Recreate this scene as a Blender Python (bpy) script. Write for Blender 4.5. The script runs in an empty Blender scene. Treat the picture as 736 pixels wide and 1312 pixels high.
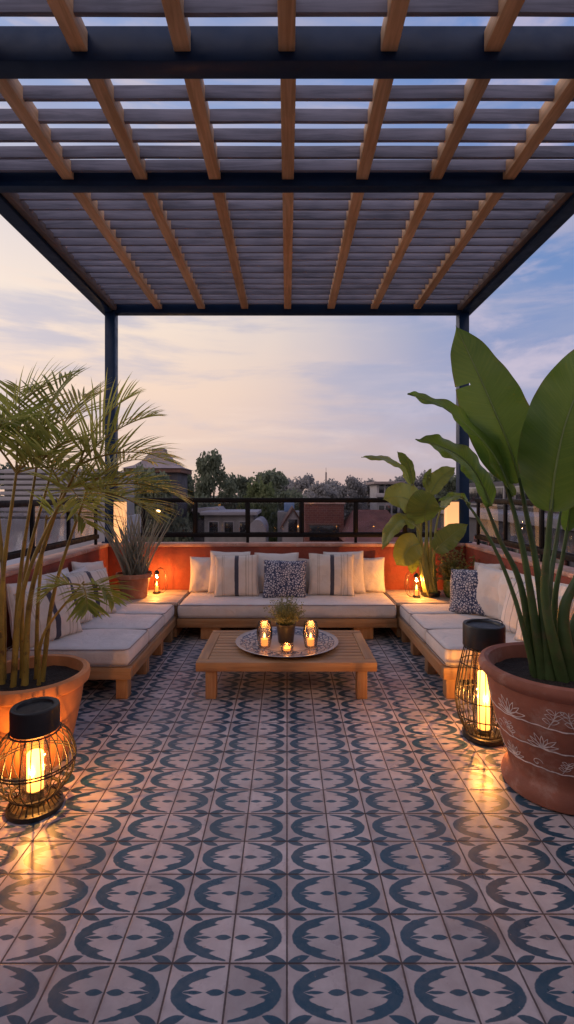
import bpy, bmesh, math, random
from mathutils import Vector, Matrix, Euler, noise as mnoise

random.seed(11)
R = math.radians
scene = bpy.context.scene
COL = scene.collection
PI = math.pi
F, HX, HY, CH = 628.0, 368.0, 632.0, 1.64     # focal length and horizon of the photograph, camera height


def P(px, py, Y):
    """photo position + distance -> place in the scene"""
    return Vector(((px - HX) * Y / F, Y, CH + (HY - py) * Y / F))


def lin(r, g, b):
    f = lambda c: (c / 255 / 12.92) if c / 255 <= .04045 else ((c / 255 + .055) / 1.055) ** 2.4
    return (f(r), f(g), f(b), 1)


# ------------------------------------------------------------------ nodes
class NT:
    def __init__(self, nt):
        self.nt = nt

    def node(self, typ, **kw):
        n = self.nt.nodes.new(typ)
        for k, v in kw.items():
            setattr(n, k, v)
        return n

    def link(self, a, b):
        self.nt.links.new(a, b)

    def put(self, sock, v):
        if hasattr(v, 'is_output'):
            self.link(v, sock)
        else:
            sock.default_value = v

    def m(self, op, a, b=0.0, c=0.0, clamp=False):
        n = self.node('ShaderNodeMath', operation=op, use_clamp=clamp)
        self.put(n.inputs[0], a)
        self.put(n.inputs[1], b)
        self.put(n.inputs[2], c)
        return n.outputs[0]

    def mix(self, fac, a, b, blend='MIX'):
        n = self.node('ShaderNodeMix', data_type='RGBA', blend_type=blend)
        self.put(n.inputs[0], fac)
        self.put(n.inputs[6], a)
        self.put(n.inputs[7], b)
        return n.outputs[2]

    def step(self, x, lo, hi):
        n = self.node('ShaderNodeMapRange', interpolation_type='SMOOTHSTEP')
        self.put(n.inputs[0], x)
        n.inputs[1].default_value = lo
        n.inputs[2].default_value = hi
        return n.outputs[0]

    def rng(self, x, lo, hi, a, b):
        n = self.node('ShaderNodeMapRange')
        self.put(n.inputs[0], x)
        for i, v in enumerate((lo, hi, a, b)):
            n.inputs[i + 1].default_value = v
        return n.outputs[0]

    def noise(self, vec, scale, detail=4, rough=.55, dist=0.0):
        n = self.node('ShaderNodeTexNoise')
        if vec is not None:
            self.link(vec, n.inputs['Vector'])
        n.inputs['Scale'].default_value = scale
        n.inputs['Detail'].default_value = detail
        n.inputs['Roughness'].default_value = rough
        n.inputs['Distortion'].default_value = dist
        return n.outputs['Fac']

    def mapping(self, vec, scale=(1, 1, 1), rot=(0, 0, 0), loc=(0, 0, 0)):
        n = self.node('ShaderNodeMapping')
        self.link(vec, n.inputs[0])
        n.inputs['Scale'].default_value = scale
        n.inputs['Rotation'].default_value = rot
        n.inputs['Location'].default_value = loc
        return n.outputs[0]

    def obj(self):
        return self.node('ShaderNodeTexCoord').outputs['Object']

    def sep(self, v):
        n = self.node('ShaderNodeSeparateXYZ')
        self.link(v, n.inputs[0])
        return n.outputs

    def comb(self, x, y, z):
        n = self.node('ShaderNodeCombineXYZ')
        for i, v in enumerate((x, y, z)):
            self.put(n.inputs[i], v)
        return n.outputs[0]

    def bump(self, h, strength, dist=.01):
        n = self.node('ShaderNodeBump')
        n.inputs['Strength'].default_value = strength
        n.inputs['Distance'].default_value = dist
        self.link(h, n.inputs['Height'])
        return n.outputs[0]


def new_mat(name):
    m = bpy.data.materials.new(name)
    m.use_nodes = True
    t = NT(m.node_tree)
    b = m.node_tree.nodes['Principled BSDF']
    return m, t, b


def scaled(c, k):
    return (min(1, c[0] * k), min(1, c[1] * k), min(1, c[2] * k), 1)


def basic(name, col, rough=.6, var=.25, scale=6, bump=.15, bscale=60, bdist=.004, metallic=0.0, spec=.5, dirt=None):
    m, t, b = new_mat(name)
    o = t.obj()
    n = t.noise(o, scale, 5)
    info = t.node('ShaderNodeObjectInfo').outputs['Random']
    k = t.rng(n, .3, .7, 1 - var, 1 + var)
    k = t.m('MULTIPLY', k, t.rng(info, 0, 1, .93, 1.07))
    hsv = t.node('ShaderNodeHueSaturation')
    hsv.inputs['Color'].default_value = (*col[:3], 1)
    t.link(k, hsv.inputs['Value'])
    c = hsv.outputs[0]
    if dirt:
        d = t.step(t.noise(o, scale * 2.3, 8, .7), .5, .68)
        c = t.mix(t.m('MULTIPLY', d, dirt[1]), c, (*dirt[0][:3], 1))
    t.link(c, b.inputs['Base Color'])
    rr = t.rng(t.noise(o, scale * 3, 3), .3, .7, max(.03, rough - .1), min(1, rough + .1))
    t.link(rr, b.inputs['Roughness'])
    b.inputs['Metallic'].default_value = metallic
    b.inputs['Specular IOR Level'].default_value = spec
    if bump:
        t.link(t.bump(t.noise(o, bscale, 5, .6), bump, bdist), b.inputs['Normal'])
    return m


def wood(name, c1, c2, axis, rough=.5, scale=1.0, bump=.25):
    m, t, b = new_mat(name)
    o = t.obj()
    info = t.node('ShaderNodeObjectInfo').outputs['Random']
    sc = [26, 26, 26]
    sc[axis] = 1.6
    off = t.node('ShaderNodeVectorMath', operation='ADD')
    t.link(o, off.inputs[0])
    t.link(t.comb(t.m('MULTIPLY', info, 17.3), t.m('MULTIPLY', info, 7.7), t.m('MULTIPLY', info, 3.1)), off.inputs[1])
    v = off.outputs[0]
    g = t.noise(t.mapping(v, [s * scale for s in sc]), 1.0, 6, .65, .6)
    big = t.noise(v, 2.2, 3)
    f = t.m('ADD', t.m('MULTIPLY', g, .75), t.m('MULTIPLY', big, .35))
    c = t.mix(t.step(f, .36, .72), c1, c2)
    hsv = t.node('ShaderNodeHueSaturation')
    t.link(c, hsv.inputs['Color'])
    t.link(t.rng(info, 0, 1, .84, 1.14), hsv.inputs['Value'])
    t.link(hsv.outputs[0], b.inputs['Base Color'])
    t.link(t.rng(g, .3, .7, rough - .08, rough + .12), b.inputs['Roughness'])
    t.link(t.bump(g, bump, .004), b.inputs['Normal'])
    return m


def fabric(name, kind='plain', col=(.60, .55, .50)):
    m, t, b = new_mat(name)
    o = t.obj()
    x, y, z = t.sep(o)[0:3]
    base = (*col, 1)
    big = t.noise(o, 5, 4)
    c = t.mix(t.rng(big, .3, .7, 0, 1), scaled(base, .9), scaled(base, 1.06))
    if kind == 'stripe':
        navy = (.028, .032, .06, 1)
        tan = (.40, .33, .26, 1)
        wob = t.m('ADD', x, t.m('MULTIPLY', t.m('SUBTRACT', t.noise(o, 9, 2), .5), .012))
        def band(c0, hw):
            return t.m('SUBTRACT', 1.0, t.step(t.m('ABSOLUTE', t.m('SUBTRACT', wob, c0)), hw - .002, hw + .002))
        for c0, hw in ((-.165, .006), (-.145, .004), (.115, .008), (.145, .004), (.19, .006)):
            c = t.mix(t.m('MULTIPLY', band(c0, hw), .62), c, tan)
        c = t.mix(t.m('MULTIPLY', band(.005, .024), .95), c, navy)
    if kind == 'thin':
        ink = (.10, .09, .11, 1)
        w = t.m('PINGPONG', t.m('ADD', x, t.m('MULTIPLY', t.noise(o, 6, 2), .02)), .035)
        c = t.mix(t.m('MULTIPLY', t.m('SUBTRACT', 1.0, t.step(w, .003, .006)), .55), c, ink)
    if kind == 'dots':
        v = t.node('ShaderNodeTexVoronoi', feature='DISTANCE_TO_EDGE')
        t.link(t.mapping(o, (1, .25, 1)), v.inputs['Vector'])
        v.inputs['Scale'].default_value = 40
        v2 = t.node('ShaderNodeTexVoronoi', feature='F1')
        t.link(t.mapping(o, (1, .25, 1)), v2.inputs['Vector'])
        v2.inputs['Scale'].default_value = 95
        d = t.m('MULTIPLY', t.step(v.outputs['Distance'], .11, .19), t.m('SUBTRACT', 1.0, t.m('MULTIPLY', t.step(v2.outputs['Distance'], .6, .3), .35)))
        c = t.mix(d, (.035, .050, .115, 1), (.58, .58, .62, 1))
    t.link(c, b.inputs['Base Color'])
    b.inputs['Roughness'].default_value = .92
    b.inputs['Specular IOR Level'].default_value = .2
    b.inputs['Sheen Weight'].default_value = .25
    wv = t.noise(t.mapping(o, (1, 1, 1)), 420, 2)
    wr = t.noise(o, 11, 3, .5, .8)
    h = t.m('ADD', t.m('MULTIPLY', wv, .12), wr)
    t.link(t.bump(h, .55, .022), b.inputs['Normal'])
    return m


def leafmat(name, c1, c2, rough=.45, trans=.25, scale=3.0, veins=False, glow=1.5):
    m, t, b = new_mat(name)
    o = t.obj()
    geo = t.node('ShaderNodeNewGeometry').outputs['Random Per Island']
    info = t.node('ShaderNodeObjectInfo').outputs['Random']
    f = t.m('ADD', t.m('MULTIPLY', t.noise(o, scale, 4), .6), t.m('ADD', t.m('MULTIPLY', geo, .4), t.m('MULTIPLY', info, .25)))
    c = t.mix(t.step(f, .3, .9), (*c1, 1), (*c2, 1))
    hb = t.noise(o, 40, 3)
    if veins:
        uv = t.node('ShaderNodeTexCoord').outputs['UV']
        us, uq, _ = t.sep(uv)[0:3]
        q = t.m('SUBTRACT', t.m('MULTIPLY', us, 1.0), t.m('MULTIPLY', uq, .10))
        vn = t.noise(t.comb(t.m('MULTIPLY', q, 70.0), t.m('MULTIPLY', uq, .6), 0.0), 1.0, 5, .7)
        c = t.mix(t.m('MULTIPLY', t.step(vn, .42, .66), .55), c, (c2[0] * 1.25, c2[1] * 1.15, c2[2] * 1.1, 1))
        edge = t.step(uq, .93, 1.0)
        c = t.mix(t.m('MULTIPLY', t.m('MULTIPLY', edge, t.step(t.noise(o, 9, 4), .45, .6)), .6), c, (.13, .085, .03, 1))
        hb = t.m('MULTIPLY', vn, 2.2)
    t.link(c, b.inputs['Base Color'])
    b.inputs['Roughness'].default_value = rough
    b.inputs['Specular IOR Level'].default_value = .4
    tr = t.node('ShaderNodeBsdfTranslucent')
    hs = t.node('ShaderNodeHueSaturation')
    hs.inputs['Value'].default_value = glow
    t.link(c, hs.inputs['Color'])
    t.link(hs.outputs[0], tr.inputs[0])
    mx = t.node('ShaderNodeMixShader')
    mx.inputs[0].default_value = trans
    t.link(b.outputs[0], mx.inputs[1])
    t.link(tr.outputs[0], mx.inputs[2])
    t.link(t.bump(hb, .25 if veins else .1, .004), b.inputs['Normal'])
    t.link(mx.outputs[0], m.node_tree.nodes['Material Output'].inputs[0])
    return m


def glass_mat(name, tint=(.9, .92, .95), refl=.25, ribs=0.0, rough=.03):
    m, t, b = new_mat(name)
    m.node_tree.nodes.remove(b)
    tp = t.node('ShaderNodeBsdfTransparent')
    tp.inputs[0].default_value = (*tint, 1)
    gl = t.node('ShaderNodeBsdfGlossy')
    gl.inputs['Roughness'].default_value = rough
    fr = t.node('ShaderNodeFresnel')
    fr.inputs['IOR'].default_value = 1.45
    if ribs:
        bp = t.bump(t.noise(t.obj(), ribs, 2), .45, .008)
        t.link(bp, gl.inputs['Normal'])
        t.link(bp, fr.inputs['Normal'])
    mx = t.node('ShaderNodeMixShader')
    t.link(t.m('ADD', t.m('MULTIPLY', fr.outputs[0], min(.9, refl * 3)), refl * .25), mx.inputs[0])
    t.link(tp.outputs[0], mx.inputs[1])
    t.link(gl.outputs[0], mx.inputs[2])
    t.link(mx.outputs[0], m.node_tree.nodes['Material Output'].inputs[0])
    return m


def emis(name, col, strength, grad=None):
    m, t, b = new_mat(name)
    b.inputs['Base Color'].default_value = (*col, 1)
    b.inputs['Emission Color'].default_value = (*col, 1)
    b.inputs['Emission Strength'].default_value = strength
    if grad:
        z = t.sep(t.obj())[2]
        k = t.rng(t.m('ADD', z, t.m('MULTIPLY', t.noise(t.obj(), 14, 2), .03)), grad[0], grad[1], grad[2], grad[3])
        t.link(k, b.inputs['Emission Strength'])
    return m


# ------------------------------------------------------------------ floor tiles
def tile_mat():
    m, t, b = new_mat('cement_tile')
    o = t.obj()
    x, y, z = t.sep(o)[0:3]
    T = .2
    u = t.m('PINGPONG', t.m('DIVIDE', x, T), 1.0)
    yy = t.m('DIVIDE', t.m('SUBTRACT', y, .11), T)
    v = t.m('FRACT', yy)
    wob = t.m('MULTIPLY', t.m('SUBTRACT', t.noise(o, 45, 2), .5), .045)
    a = t.m('ADD', t.m('SUBTRACT', 1.0, u), wob)
    bb = t.m('ADD', t.m('ABSOLUTE', t.m('MULTIPLY', t.m('SUBTRACT', v, .5), 2.0)), wob)

    def ell(aa, b_, ra, rb):
        return t.m('SQRT', t.m('ADD', t.m('POWER', t.m('ABSOLUTE', t.m('DIVIDE', aa, ra)), 2.0), t.m('POWER', t.m('ABSOLUTE', t.m('DIVIDE', b_, rb)), 2.0)))
    e1 = ell(a, bb, .91, .93)
    outer = t.m('SUBTRACT', 1.0, t.step(e1, .98, 1.01))
    th = t.m('ARCTAN2', bb, a)
    saw = t.m('ABSOLUTE', t.m('SINE', t.m('ADD', t.m('MULTIPLY', bb, 10.2), t.m('MULTIPLY', a, 3.0))))
    ser = t.m('MULTIPLY', t.m('SUBTRACT', saw, .62), -.26)
    pw_ = 1.22
    loz = t.m('ADD', t.m('POWER', t.m('ABSOLUTE', t.m('DIVIDE', a, .70)), pw_), t.m('POWER', t.m('ABSOLUTE', t.m('DIVIDE', bb, .93)), pw_))
    e2 = t.m('ADD', loz, t.m('MULTIPLY', ser, t.m('MINIMUM', t.m('MULTIPLY', a, 4.0), 1.0)))
    inner = t.step(e2, .97, 1.03)
    ring = t.m('MULTIPLY', outer, inner)
    # arm tips fade where the two tiles meet
    ring = t.m('MULTIPLY', ring, t.step(a, .06, .09))

    def almond(ca, ha, hb):
        q = t.m('DIVIDE', t.m('SUBTRACT', a, ca), ha)
        lim = t.m('MULTIPLY', t.m('SUBTRACT', 1.0, t.m('POWER', t.m('ABSOLUTE', q), 2.0)), hb)
        return t.step(t.m('SUBTRACT', lim, bb), -.015, .015)
    ink = t.m('MAXIMUM', ring, almond(.18, .155, .115))
    ink = t.m('MAXIMUM', ink, almond(.56, .17, .06))
    # corner leaves
    dx, dy = -.40, -.14
    L2 = dx * dx + dy * dy
    pa = t.m('SUBTRACT', a, 1.0)
    pb = t.m('SUBTRACT', t.m('MULTIPLY', bb, .5), .5)
    s = t.m('DIVIDE', t.m('ADD', t.m('MULTIPLY', pa, dx), t.m('MULTIPLY', pb, dy)), L2)
    d = t.m('ABSOLUTE', t.m('DIVIDE', t.m('SUBTRACT', t.m('MULTIPLY', pa, dy), t.m('MULTIPLY', pb, dx)), math.sqrt(L2)))
    lw = t.m('MULTIPLY', t.m('MULTIPLY', s, t.m('SUBTRACT', 1.0, s)), .27)
    leaf = t.step(t.m('SUBTRACT', lw, d), -.008, .008)
    ink = t.m('MAXIMUM', ink, leaf)
    # thin line joining the arcs along the edge
    wear = t.rng(t.noise(o, 30, 6, .7), .35, .62, .93, 1.0)
    ink = t.m('MULTIPLY', ink, t.m('MULTIPLY', wear, t.rng(t.noise(o, 1.3, 5, .7), .35, .65, .92, 1.0)))
    cell = t.node('ShaderNodeTexWhiteNoise', noise_dimensions='2D')
    t.link(t.comb(t.m('FLOOR', t.m('DIVIDE', x, T)), t.m('FLOOR', yy), 0.0), cell.inputs['Vector'])
    rnd = cell.outputs['Value']
    mott = t.noise(o, 7, 6, .65)
    light = t.mix(t.rng(mott, .3, .7, 0, 1), (.40, .345, .34, 1), (.56, .50, .49, 1))
    hv = t.node('ShaderNodeHueSaturation')
    t.link(light, hv.inputs['Color'])
    t.link(t.rng(rnd, 0, 1, .80, 1.16), hv.inputs['Value'])
    blue = t.mix(t.rng(t.noise(o, 2.1, 3), .35, .65, 0, 1), (.003, .064, .115, 1), (.007, .060, .100, 1))
    c = t.mix(ink, hv.outputs[0], blue)
    # joints
    ju = t.m('SUBTRACT', .5, t.m('ABSOLUTE', t.m('SUBTRACT', t.m('FRACT', t.m('DIVIDE', x, T)), .5)))
    jv = t.m('SUBTRACT', .5, t.m('ABSOLUTE', t.m('SUBTRACT', v, .5)))
    jd = t.m('MINIMUM', ju, jv)
    jn = t.m('ADD', jd, t.m('MULTIPLY', t.m('SUBTRACT', t.noise(o, 60, 3), .5), .012))
    joint = t.m('SUBTRACT', 1.0, t.step(jn, .012, .022))
    c = t.mix(t.m('MULTIPLY', joint, .9), c, (.045, .032, .035, 1))
    # stains
    st = t.step(t.noise(o, 1.7, 7, .65), .52, .72)
    c = t.mix(t.m('MULTIPLY', st, .30), c, (.15, .105, .095, 1))
    gr_ = t.step(jn, .09, .02)
    c = t.mix(t.m('MULTIPLY', t.m('MULTIPLY', gr_, t.step(t.noise(o, 5, 6, .7), .42, .62)), .35), c, (.10, .07, .065, 1))
    chip = t.step(t.noise(o, 38, 3, .5), .70, .73)
    c = t.mix(t.m('MULTIPLY', chip, .55), c, (.30, .23, .20, 1))
    t.link(c, b.inputs['Base Color'])
    rr = t.rng(t.noise(o, 9, 6, .6), .3, .7, .24, .44)
    rr = t.m('ADD', rr, t.m('MULTIPLY', joint, .4))
    t.link(rr, b.inputs['Roughness'])
    b.inputs['Specular IOR Level'].default_value = .42
    h = t.m('ADD', t.m('SUBTRACT', t.m('MULTIPLY', t.noise(o, 14, 4), .25), t.m('MULTIPLY', joint, .8)), t.m('MULTIPLY', t.noise(o, 3.0, 2), .9))
    t.link(t.bump(h, .35, .006), b.inputs['Normal'])
    return m


# ------------------------------------------------------------------ mesh builder
class MB:
    def __init__(self):
        self.v, self.f, self.mi = [], [], []
        self.uv = {}

    def add(self, verts, faces, mi=0):
        k = len(self.v)
        self.v += [Vector(p) for p in verts]
        for f in faces:
            self.f.append([i + k for i in f])
            self.mi.append(mi)
        return self

    def box(self, x0, x1, y0, y1, z0, z1, bev=.006, mi=0, rot=None, piv=None):
        bm = bmesh.new()
        bmesh.ops.create_cube(bm, size=1)
        sx, sy, sz = x1 - x0, y1 - y0, z1 - z0
        for p in bm.verts:
            p.co = Vector((p.co.x * sx, p.co.y * sy, p.co.z * sz))
        b = min(bev, .45 * min(sx, sy, sz))
        if b > 0:
            bmesh.ops.bevel(bm, geom=list(bm.edges), offset=b, segments=2, affect='EDGES', profile=.5)
        c = Vector(((x0 + x1) / 2, (y0 + y1) / 2, (z0 + z1) / 2))
        bm.verts.index_update()
        vs = [p.co + c for p in bm.verts]
        if rot is not None:
            pv = piv if piv is not None else c
            vs = [rot @ (p - pv) + pv for p in vs]
        self.add(vs, [[q.index for q in f.verts] for f in bm.faces], mi)
        bm.free()
        return self

    def tube(self, pts, rad, seg=8, mi=0, cap=True, flat=1.0, closed=False):
        pts = [Vector(p) for p in pts]
        n = len(pts)
        rs = rad if isinstance(rad, (list, tuple)) else [rad] * n
        vs, fs = [], []
        ref = None
        for i, p in enumerate(pts):
            if closed:
                T = pts[(i + 1) % n] - pts[i - 1]
            else:
                T = pts[min(i + 1, n - 1)] - pts[max(i - 1, 0)]
            T.normalize()
            if ref is None:
                ref = Vector((0, 0, 1)) if abs(T.z) < .9 else Vector((1, 0, 0))
            A = (ref - T * ref.dot(T)).normalized()
            B = T.cross(A)
            ref = A
            for k in range(seg):
                an = 2 * PI * k / seg
                vs.append(p + (A * math.cos(an) + B * math.sin(an) * flat) * rs[i])
        for i in range(n if closed else n - 1):
            j = (i + 1) % n
            for k in range(seg):
                fs.append([i * seg + k, i * seg + (k + 1) % seg, j * seg + (k + 1) % seg, j * seg + k])
        if cap and not closed:
            fs.append(list(range(seg))[::-1])
            fs.append([(n - 1) * seg + k for k in range(seg)])
        return self.add(vs, fs, mi)

    def lathe(self, prof, c=(0, 0, 0), seg=48, mi=0, wob=0.0):
        c = Vector(c)
        vs, fs = [], []
        n = len(prof)
        for (r, z) in prof:
            for k in range(seg):
                an = 2 * PI * k / seg
                rr = r * (1 + wob * mnoise.noise(Vector((math.cos(an) * 1.5, math.sin(an) * 1.5, z * 4))))
                vs.append(c + Vector((rr * math.cos(an), rr * math.sin(an), z)))
        for i in range(n - 1):
            for k in range(seg):
                fs.append([i * seg + k, i * seg + (k + 1) % seg, (i + 1) * seg + (k + 1) % seg, (i + 1) * seg + k])
        if prof[0][0] > 0:
            fs.append(list(range(seg))[::-1])
        if prof[-1][0] > 0:
            fs.append([(n - 1) * seg + k for k in range(seg)])
        return self.add(vs, fs, mi)

    def build(self, name, mats, parent=None, origin=(0, 0, 0), smooth=True, angle=40):
        origin = Vector(parent['_o']) if parent is not None else Vector(origin)
        me = bpy.data.meshes.new(name)
        me.from_pydata([p - origin for p in self.v], [], self.f)
        if not isinstance(mats, (list, tuple)):
            mats = [mats]
        for q in mats:
            me.materials.append(q)
        for p, k in zip(me.polygons, self.mi):
            p.material_index = k
            p.use_smooth = smooth
        if self.uv:
            ul = me.uv_layers.new(name='leaf')
            for lp in me.loops:
                ul.data[lp.index].uv = self.uv.get(lp.vertex_index, (0, 0))
        bm = bmesh.new()
        bm.from_mesh(me)
        bmesh.ops.recalc_face_normals(bm, faces=list(bm.faces))
        bm.to_mesh(me)
        bm.free()
        me.update()
        if smooth and angle:
            try:
                me.set_sharp_from_angle(angle=R(angle))
            except Exception:
                pass
        o = bpy.data.objects.new(name, me)
        COL.objects.link(o)
        o['_o'] = tuple(origin)
        if parent is not None:
            o.parent = parent
        else:
            o.location = origin
        return o


def tag(o, label=None, cat=None, group=None, kind=None):
    for k, v in (('label', label), ('category', cat), ('group', group), ('kind', kind)):
        if v:
            o[k] = v
    return o


def thing(name, loc, label, cat, group=None):
    o = bpy.data.objects.new(name, None)
    COL.objects.link(o)
    o.empty_display_size = .1
    o.location = loc
    o['_o'] = tuple(loc)
    return tag(o, label, cat, group)


def lamp(name, loc, power, col, radius, parent):
    l = bpy.data.lights.new(name, 'POINT')
    l.energy = power
    l.color = col
    l.shadow_soft_size = radius
    o = bpy.data.objects.new(name, l)
    COL.objects.link(o)
    o.parent = parent
    o.location = Vector(loc) - Vector(parent['_o'])
    return o


def catmull(pts, n):
    pts = [Vector(p) for p in pts]
    q = [pts[0] * 2 - pts[1]] + pts + [pts[-1] * 2 - pts[-2]]
    out = []
    k = len(pts) - 1
    for i in range(n + 1):
        t = i / n * k
        j = min(int(t), k - 1)
        t -= j
        a, b, c, d = q[j:j + 4]
        out.append(.5 * ((2 * b) + (c - a) * t + (2 * a - 5 * b + 4 * c - d) * t * t + (3 * b - a - 3 * c + d) * t ** 3))
    return out


# ------------------------------------------------------------------ materials
M = {}
M['tile'] = tile_mat()
M['stucco'] = basic('terracotta_stucco', (.27, .058, .033), .85, .3, 2.2, .8, 26, .010, dirt=((.17, .045, .03), .7))
M['cap'] = basic('worn_pink_cap', (.46, .25, .19), .8, .3, 5, .5, 60, .005, dirt=((.55, .45, .40), .8))
M['render_grey'] = basic('grey_render', (.28, .26, .25), .9, .2, 2, .3, 30)
M['steel'] = basic('dark_navy_steel', (.006, .027, .078), .42, .15, 4, .06, 90, .002, spec=.3)
M['black'] = basic('matt_black_metal', (.012, .012, .014), .45, .25, 8, .08, 120, .002)
M['rail'] = basic('black_powder_coat', (.006, .006, .008), .5, .25, 8, .05, 120, .002, spec=.18)
M['wire'] = basic('dark_bronze_wire', (.010, .008, .007), .5, .25, 9, .0)
M['bead'] = basic('bronze_bead', (.16, .11, .09), .4, .2, 8, .0)
GA, GB = (.20, .105, .050, 1), (.40, .225, .115, 1)
M['rafter'] = wood('brown_timber', (.50, .285, .14, 1), (.80, .52, .30, 1), 1, .6)
M['ledger'] = wood('weathered_ledger', (.13, .095, .08, 1), (.26, .20, .17, 1), 1, .7)
M['slat'] = wood('weathered_grey_timber', (.105, .115, .165, 1), (.27, .275, .36, 1), 0, .75)
for k, ax in (('x', 0), ('y', 1), ('z', 2)):
    M['teak_' + k] = wood('teak_' + k, (.27, .135, .055, 1), (.44, .255, .125, 1), ax, .5)
M['seat'] = fabric('cream_canvas', 'plain', (.68, .63, .60))
M['piping'] = fabric('grey_piping', 'plain', (.30, .26, .25))
M['linen'] = fabric('cream_linen', 'plain', (.74, .69, .65))
M['linen_shade'] = fabric('shade_tinted_linen', 'plain', (.50, .43, .38))  # cream linen darkened, shade is put into the cloth colour
M['stripe'] = fabric('striped_linen', 'stripe', (.68, .61, .54))
M['thin'] = fabric('fine_striped_linen', 'thin', (.70, .65, .62))
M['dots'] = fabric('navy_dotted_cotton', 'dots')
M['terracotta'] = basic('terracotta', (.40, .16, .085), .75, .28, 5, .35, 40, .005, dirt=((.5, .34, .26), .5))
M['terracotta_b'] = basic('orange_terracotta', (.58, .23, .085), .7, .2, 5, .25, 50, .004)
M['urn'] = basic('red_brown_terracotta', (.30, .11, .068), .78, .3, 3.2, .35, 36, .006, dirt=((.46, .30, .24), .5))
M['chalk'] = basic('white_chalk_paint', (.62, .55, .52), .9, .25, 30, .1, 90)
M['soil'] = basic('potting_soil', (.025, .016, .011), .95, .5, 40, 1.0, 70, .02)
M['glaze'] = basic('green_glaze', (.12, .15, .035), .25, .45, 14, .3, 40, .004)
M['darkpot'] = basic('dark_zinc', (.012, .010, .012), .5, .3, 9, .15, 60)
M['frond'] = leafmat('palm_leaflet', (.17, .20, .040), (.33, .31, .080), .4, .5, 3.0, False, 1.9)
M['cane'] = basic('palm_cane', (.34, .22, .04), .5, .35, 7, .2, 40, .003, dirt=((.10, .05, .02), .8))
M['paddle'] = leafmat('paddle_leaf', (.028, .066, .012), (.085, .145, .024), .34, .45, 2.2, True, 2.6)
M['rib'] = basic('leaf_rib', (.16, .22, .06), .4, .2, 6, .1)
M['stalk'] = basic('green_stalk', (.065, .11, .035), .4, .3, 6, .15, 30, .003, dirt=((.16, .11, .06), .5))
M['banana'] = leafmat('banana_leaf', (.060, .11, .020), (.19, .22, .036), .38, .34, 2.5, True, 1.8)
M['banana_stalk'] = basic('banana_stalk', (.26, .27, .07), .45, .25, 6, .1)
M['sword'] = leafmat('sword_leaf', (.13, .14, .10), (.30, .28, .21), .5, .1, 5)
M['bush'] = leafmat('bush_leaf', (.14, .16, .04), (.30, .27, .09), .5, .35, 8)
M['herb'] = leafmat('herb_sprig', (.13, .15, .055), (.27, .27, .12), .6, .25, 10)
M['glass'] = glass_mat('clear_pane', (.80, .81, .85), .08)
M['votive_glass'] = glass_mat('ribbed_glass', (.93, .88, .86), .3, 70, .06)
M['lantern_glass'] = glass_mat('lantern_glass', (.97, .92, .84), .15, 0, .05)
M['tree_a'] = leafmat('tree_leaf_haze_tint', (.085, .105, .075), (.17, .19, .125), .8, .45, .4)  # leaf colour lightened and greyed to carry distance haze
M['tree_b'] = leafmat('bright_tree_leaf', (.085, .115, .045), (.16, .18, .08), .8, .35, .4)
M['tree_c'] = leafmat('far_leaf_haze_tint', (.20, .195, .195), (.30, .285, .275), .9, .45, .4)  # far haze is mixed straight into this leaf colour
M['bark'] = basic('bark', (.07, .055, .045), .9, .3, 3, .5, 12, .02)
M['ground'] = basic('dry_ground', (.075, .070, .050), .95, .4, .15, .3, 3, .05, dirt=((.03, .04, .02), .8))
M['white_wall'] = basic('white_render', (.36, .335, .345), .8, .12, 1.2, .15, 20, dirt=((.33, .30, .30), .5))
M['deck_top'] = wood('pale_deck_wood', (.42, .33, .25, 1), (.60, .50, .40, 1), 0, .55)
M['brick'] = None
M['roof_brown'] = basic('brown_tile_roof', (.16, .085, .065), .85, .3, 2, .6, 9, .03)
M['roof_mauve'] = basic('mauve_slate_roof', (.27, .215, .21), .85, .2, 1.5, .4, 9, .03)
M['window_dark'] = basic('dark_window', (.012, .013, .018), .15, .2, 3, 0)
M['blue_tank'] = basic('blue_plastic', (.16, .26, .45), .5, .1, 3, .05)
M['facade_dark'] = basic('dark_facade', (.055, .050, .058), .8, .3, 1.5, .2, 14)


def brick():
    m, t, b = new_mat('red_brick')
    o = t.obj()
    br = t.node('ShaderNodeTexBrick')
    t.link(t.mapping(o, (1, 1, 1), (R(90), 0, 0)), br.inputs['Vector'])
    br.inputs['Color1'].default_value = (.21, .062, .042, 1)
    br.inputs['Color2'].default_value = (.15, .045, .035, 1)
    br.inputs['Mortar'].default_value = (.26, .16, .13, 1)
    br.inputs['Scale'].default_value = 2.2
    br.inputs['Mortar Size'].default_value = .015
    t.link(t.mix(t.m('MULTIPLY', t.noise(o, 1.2, 5), .5), br.outputs[0], (.10, .04, .035, 1)), b.inputs['Base Color'])
    b.inputs['Roughness'].default_value = .9
    return m


M['brick'] = brick()


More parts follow.
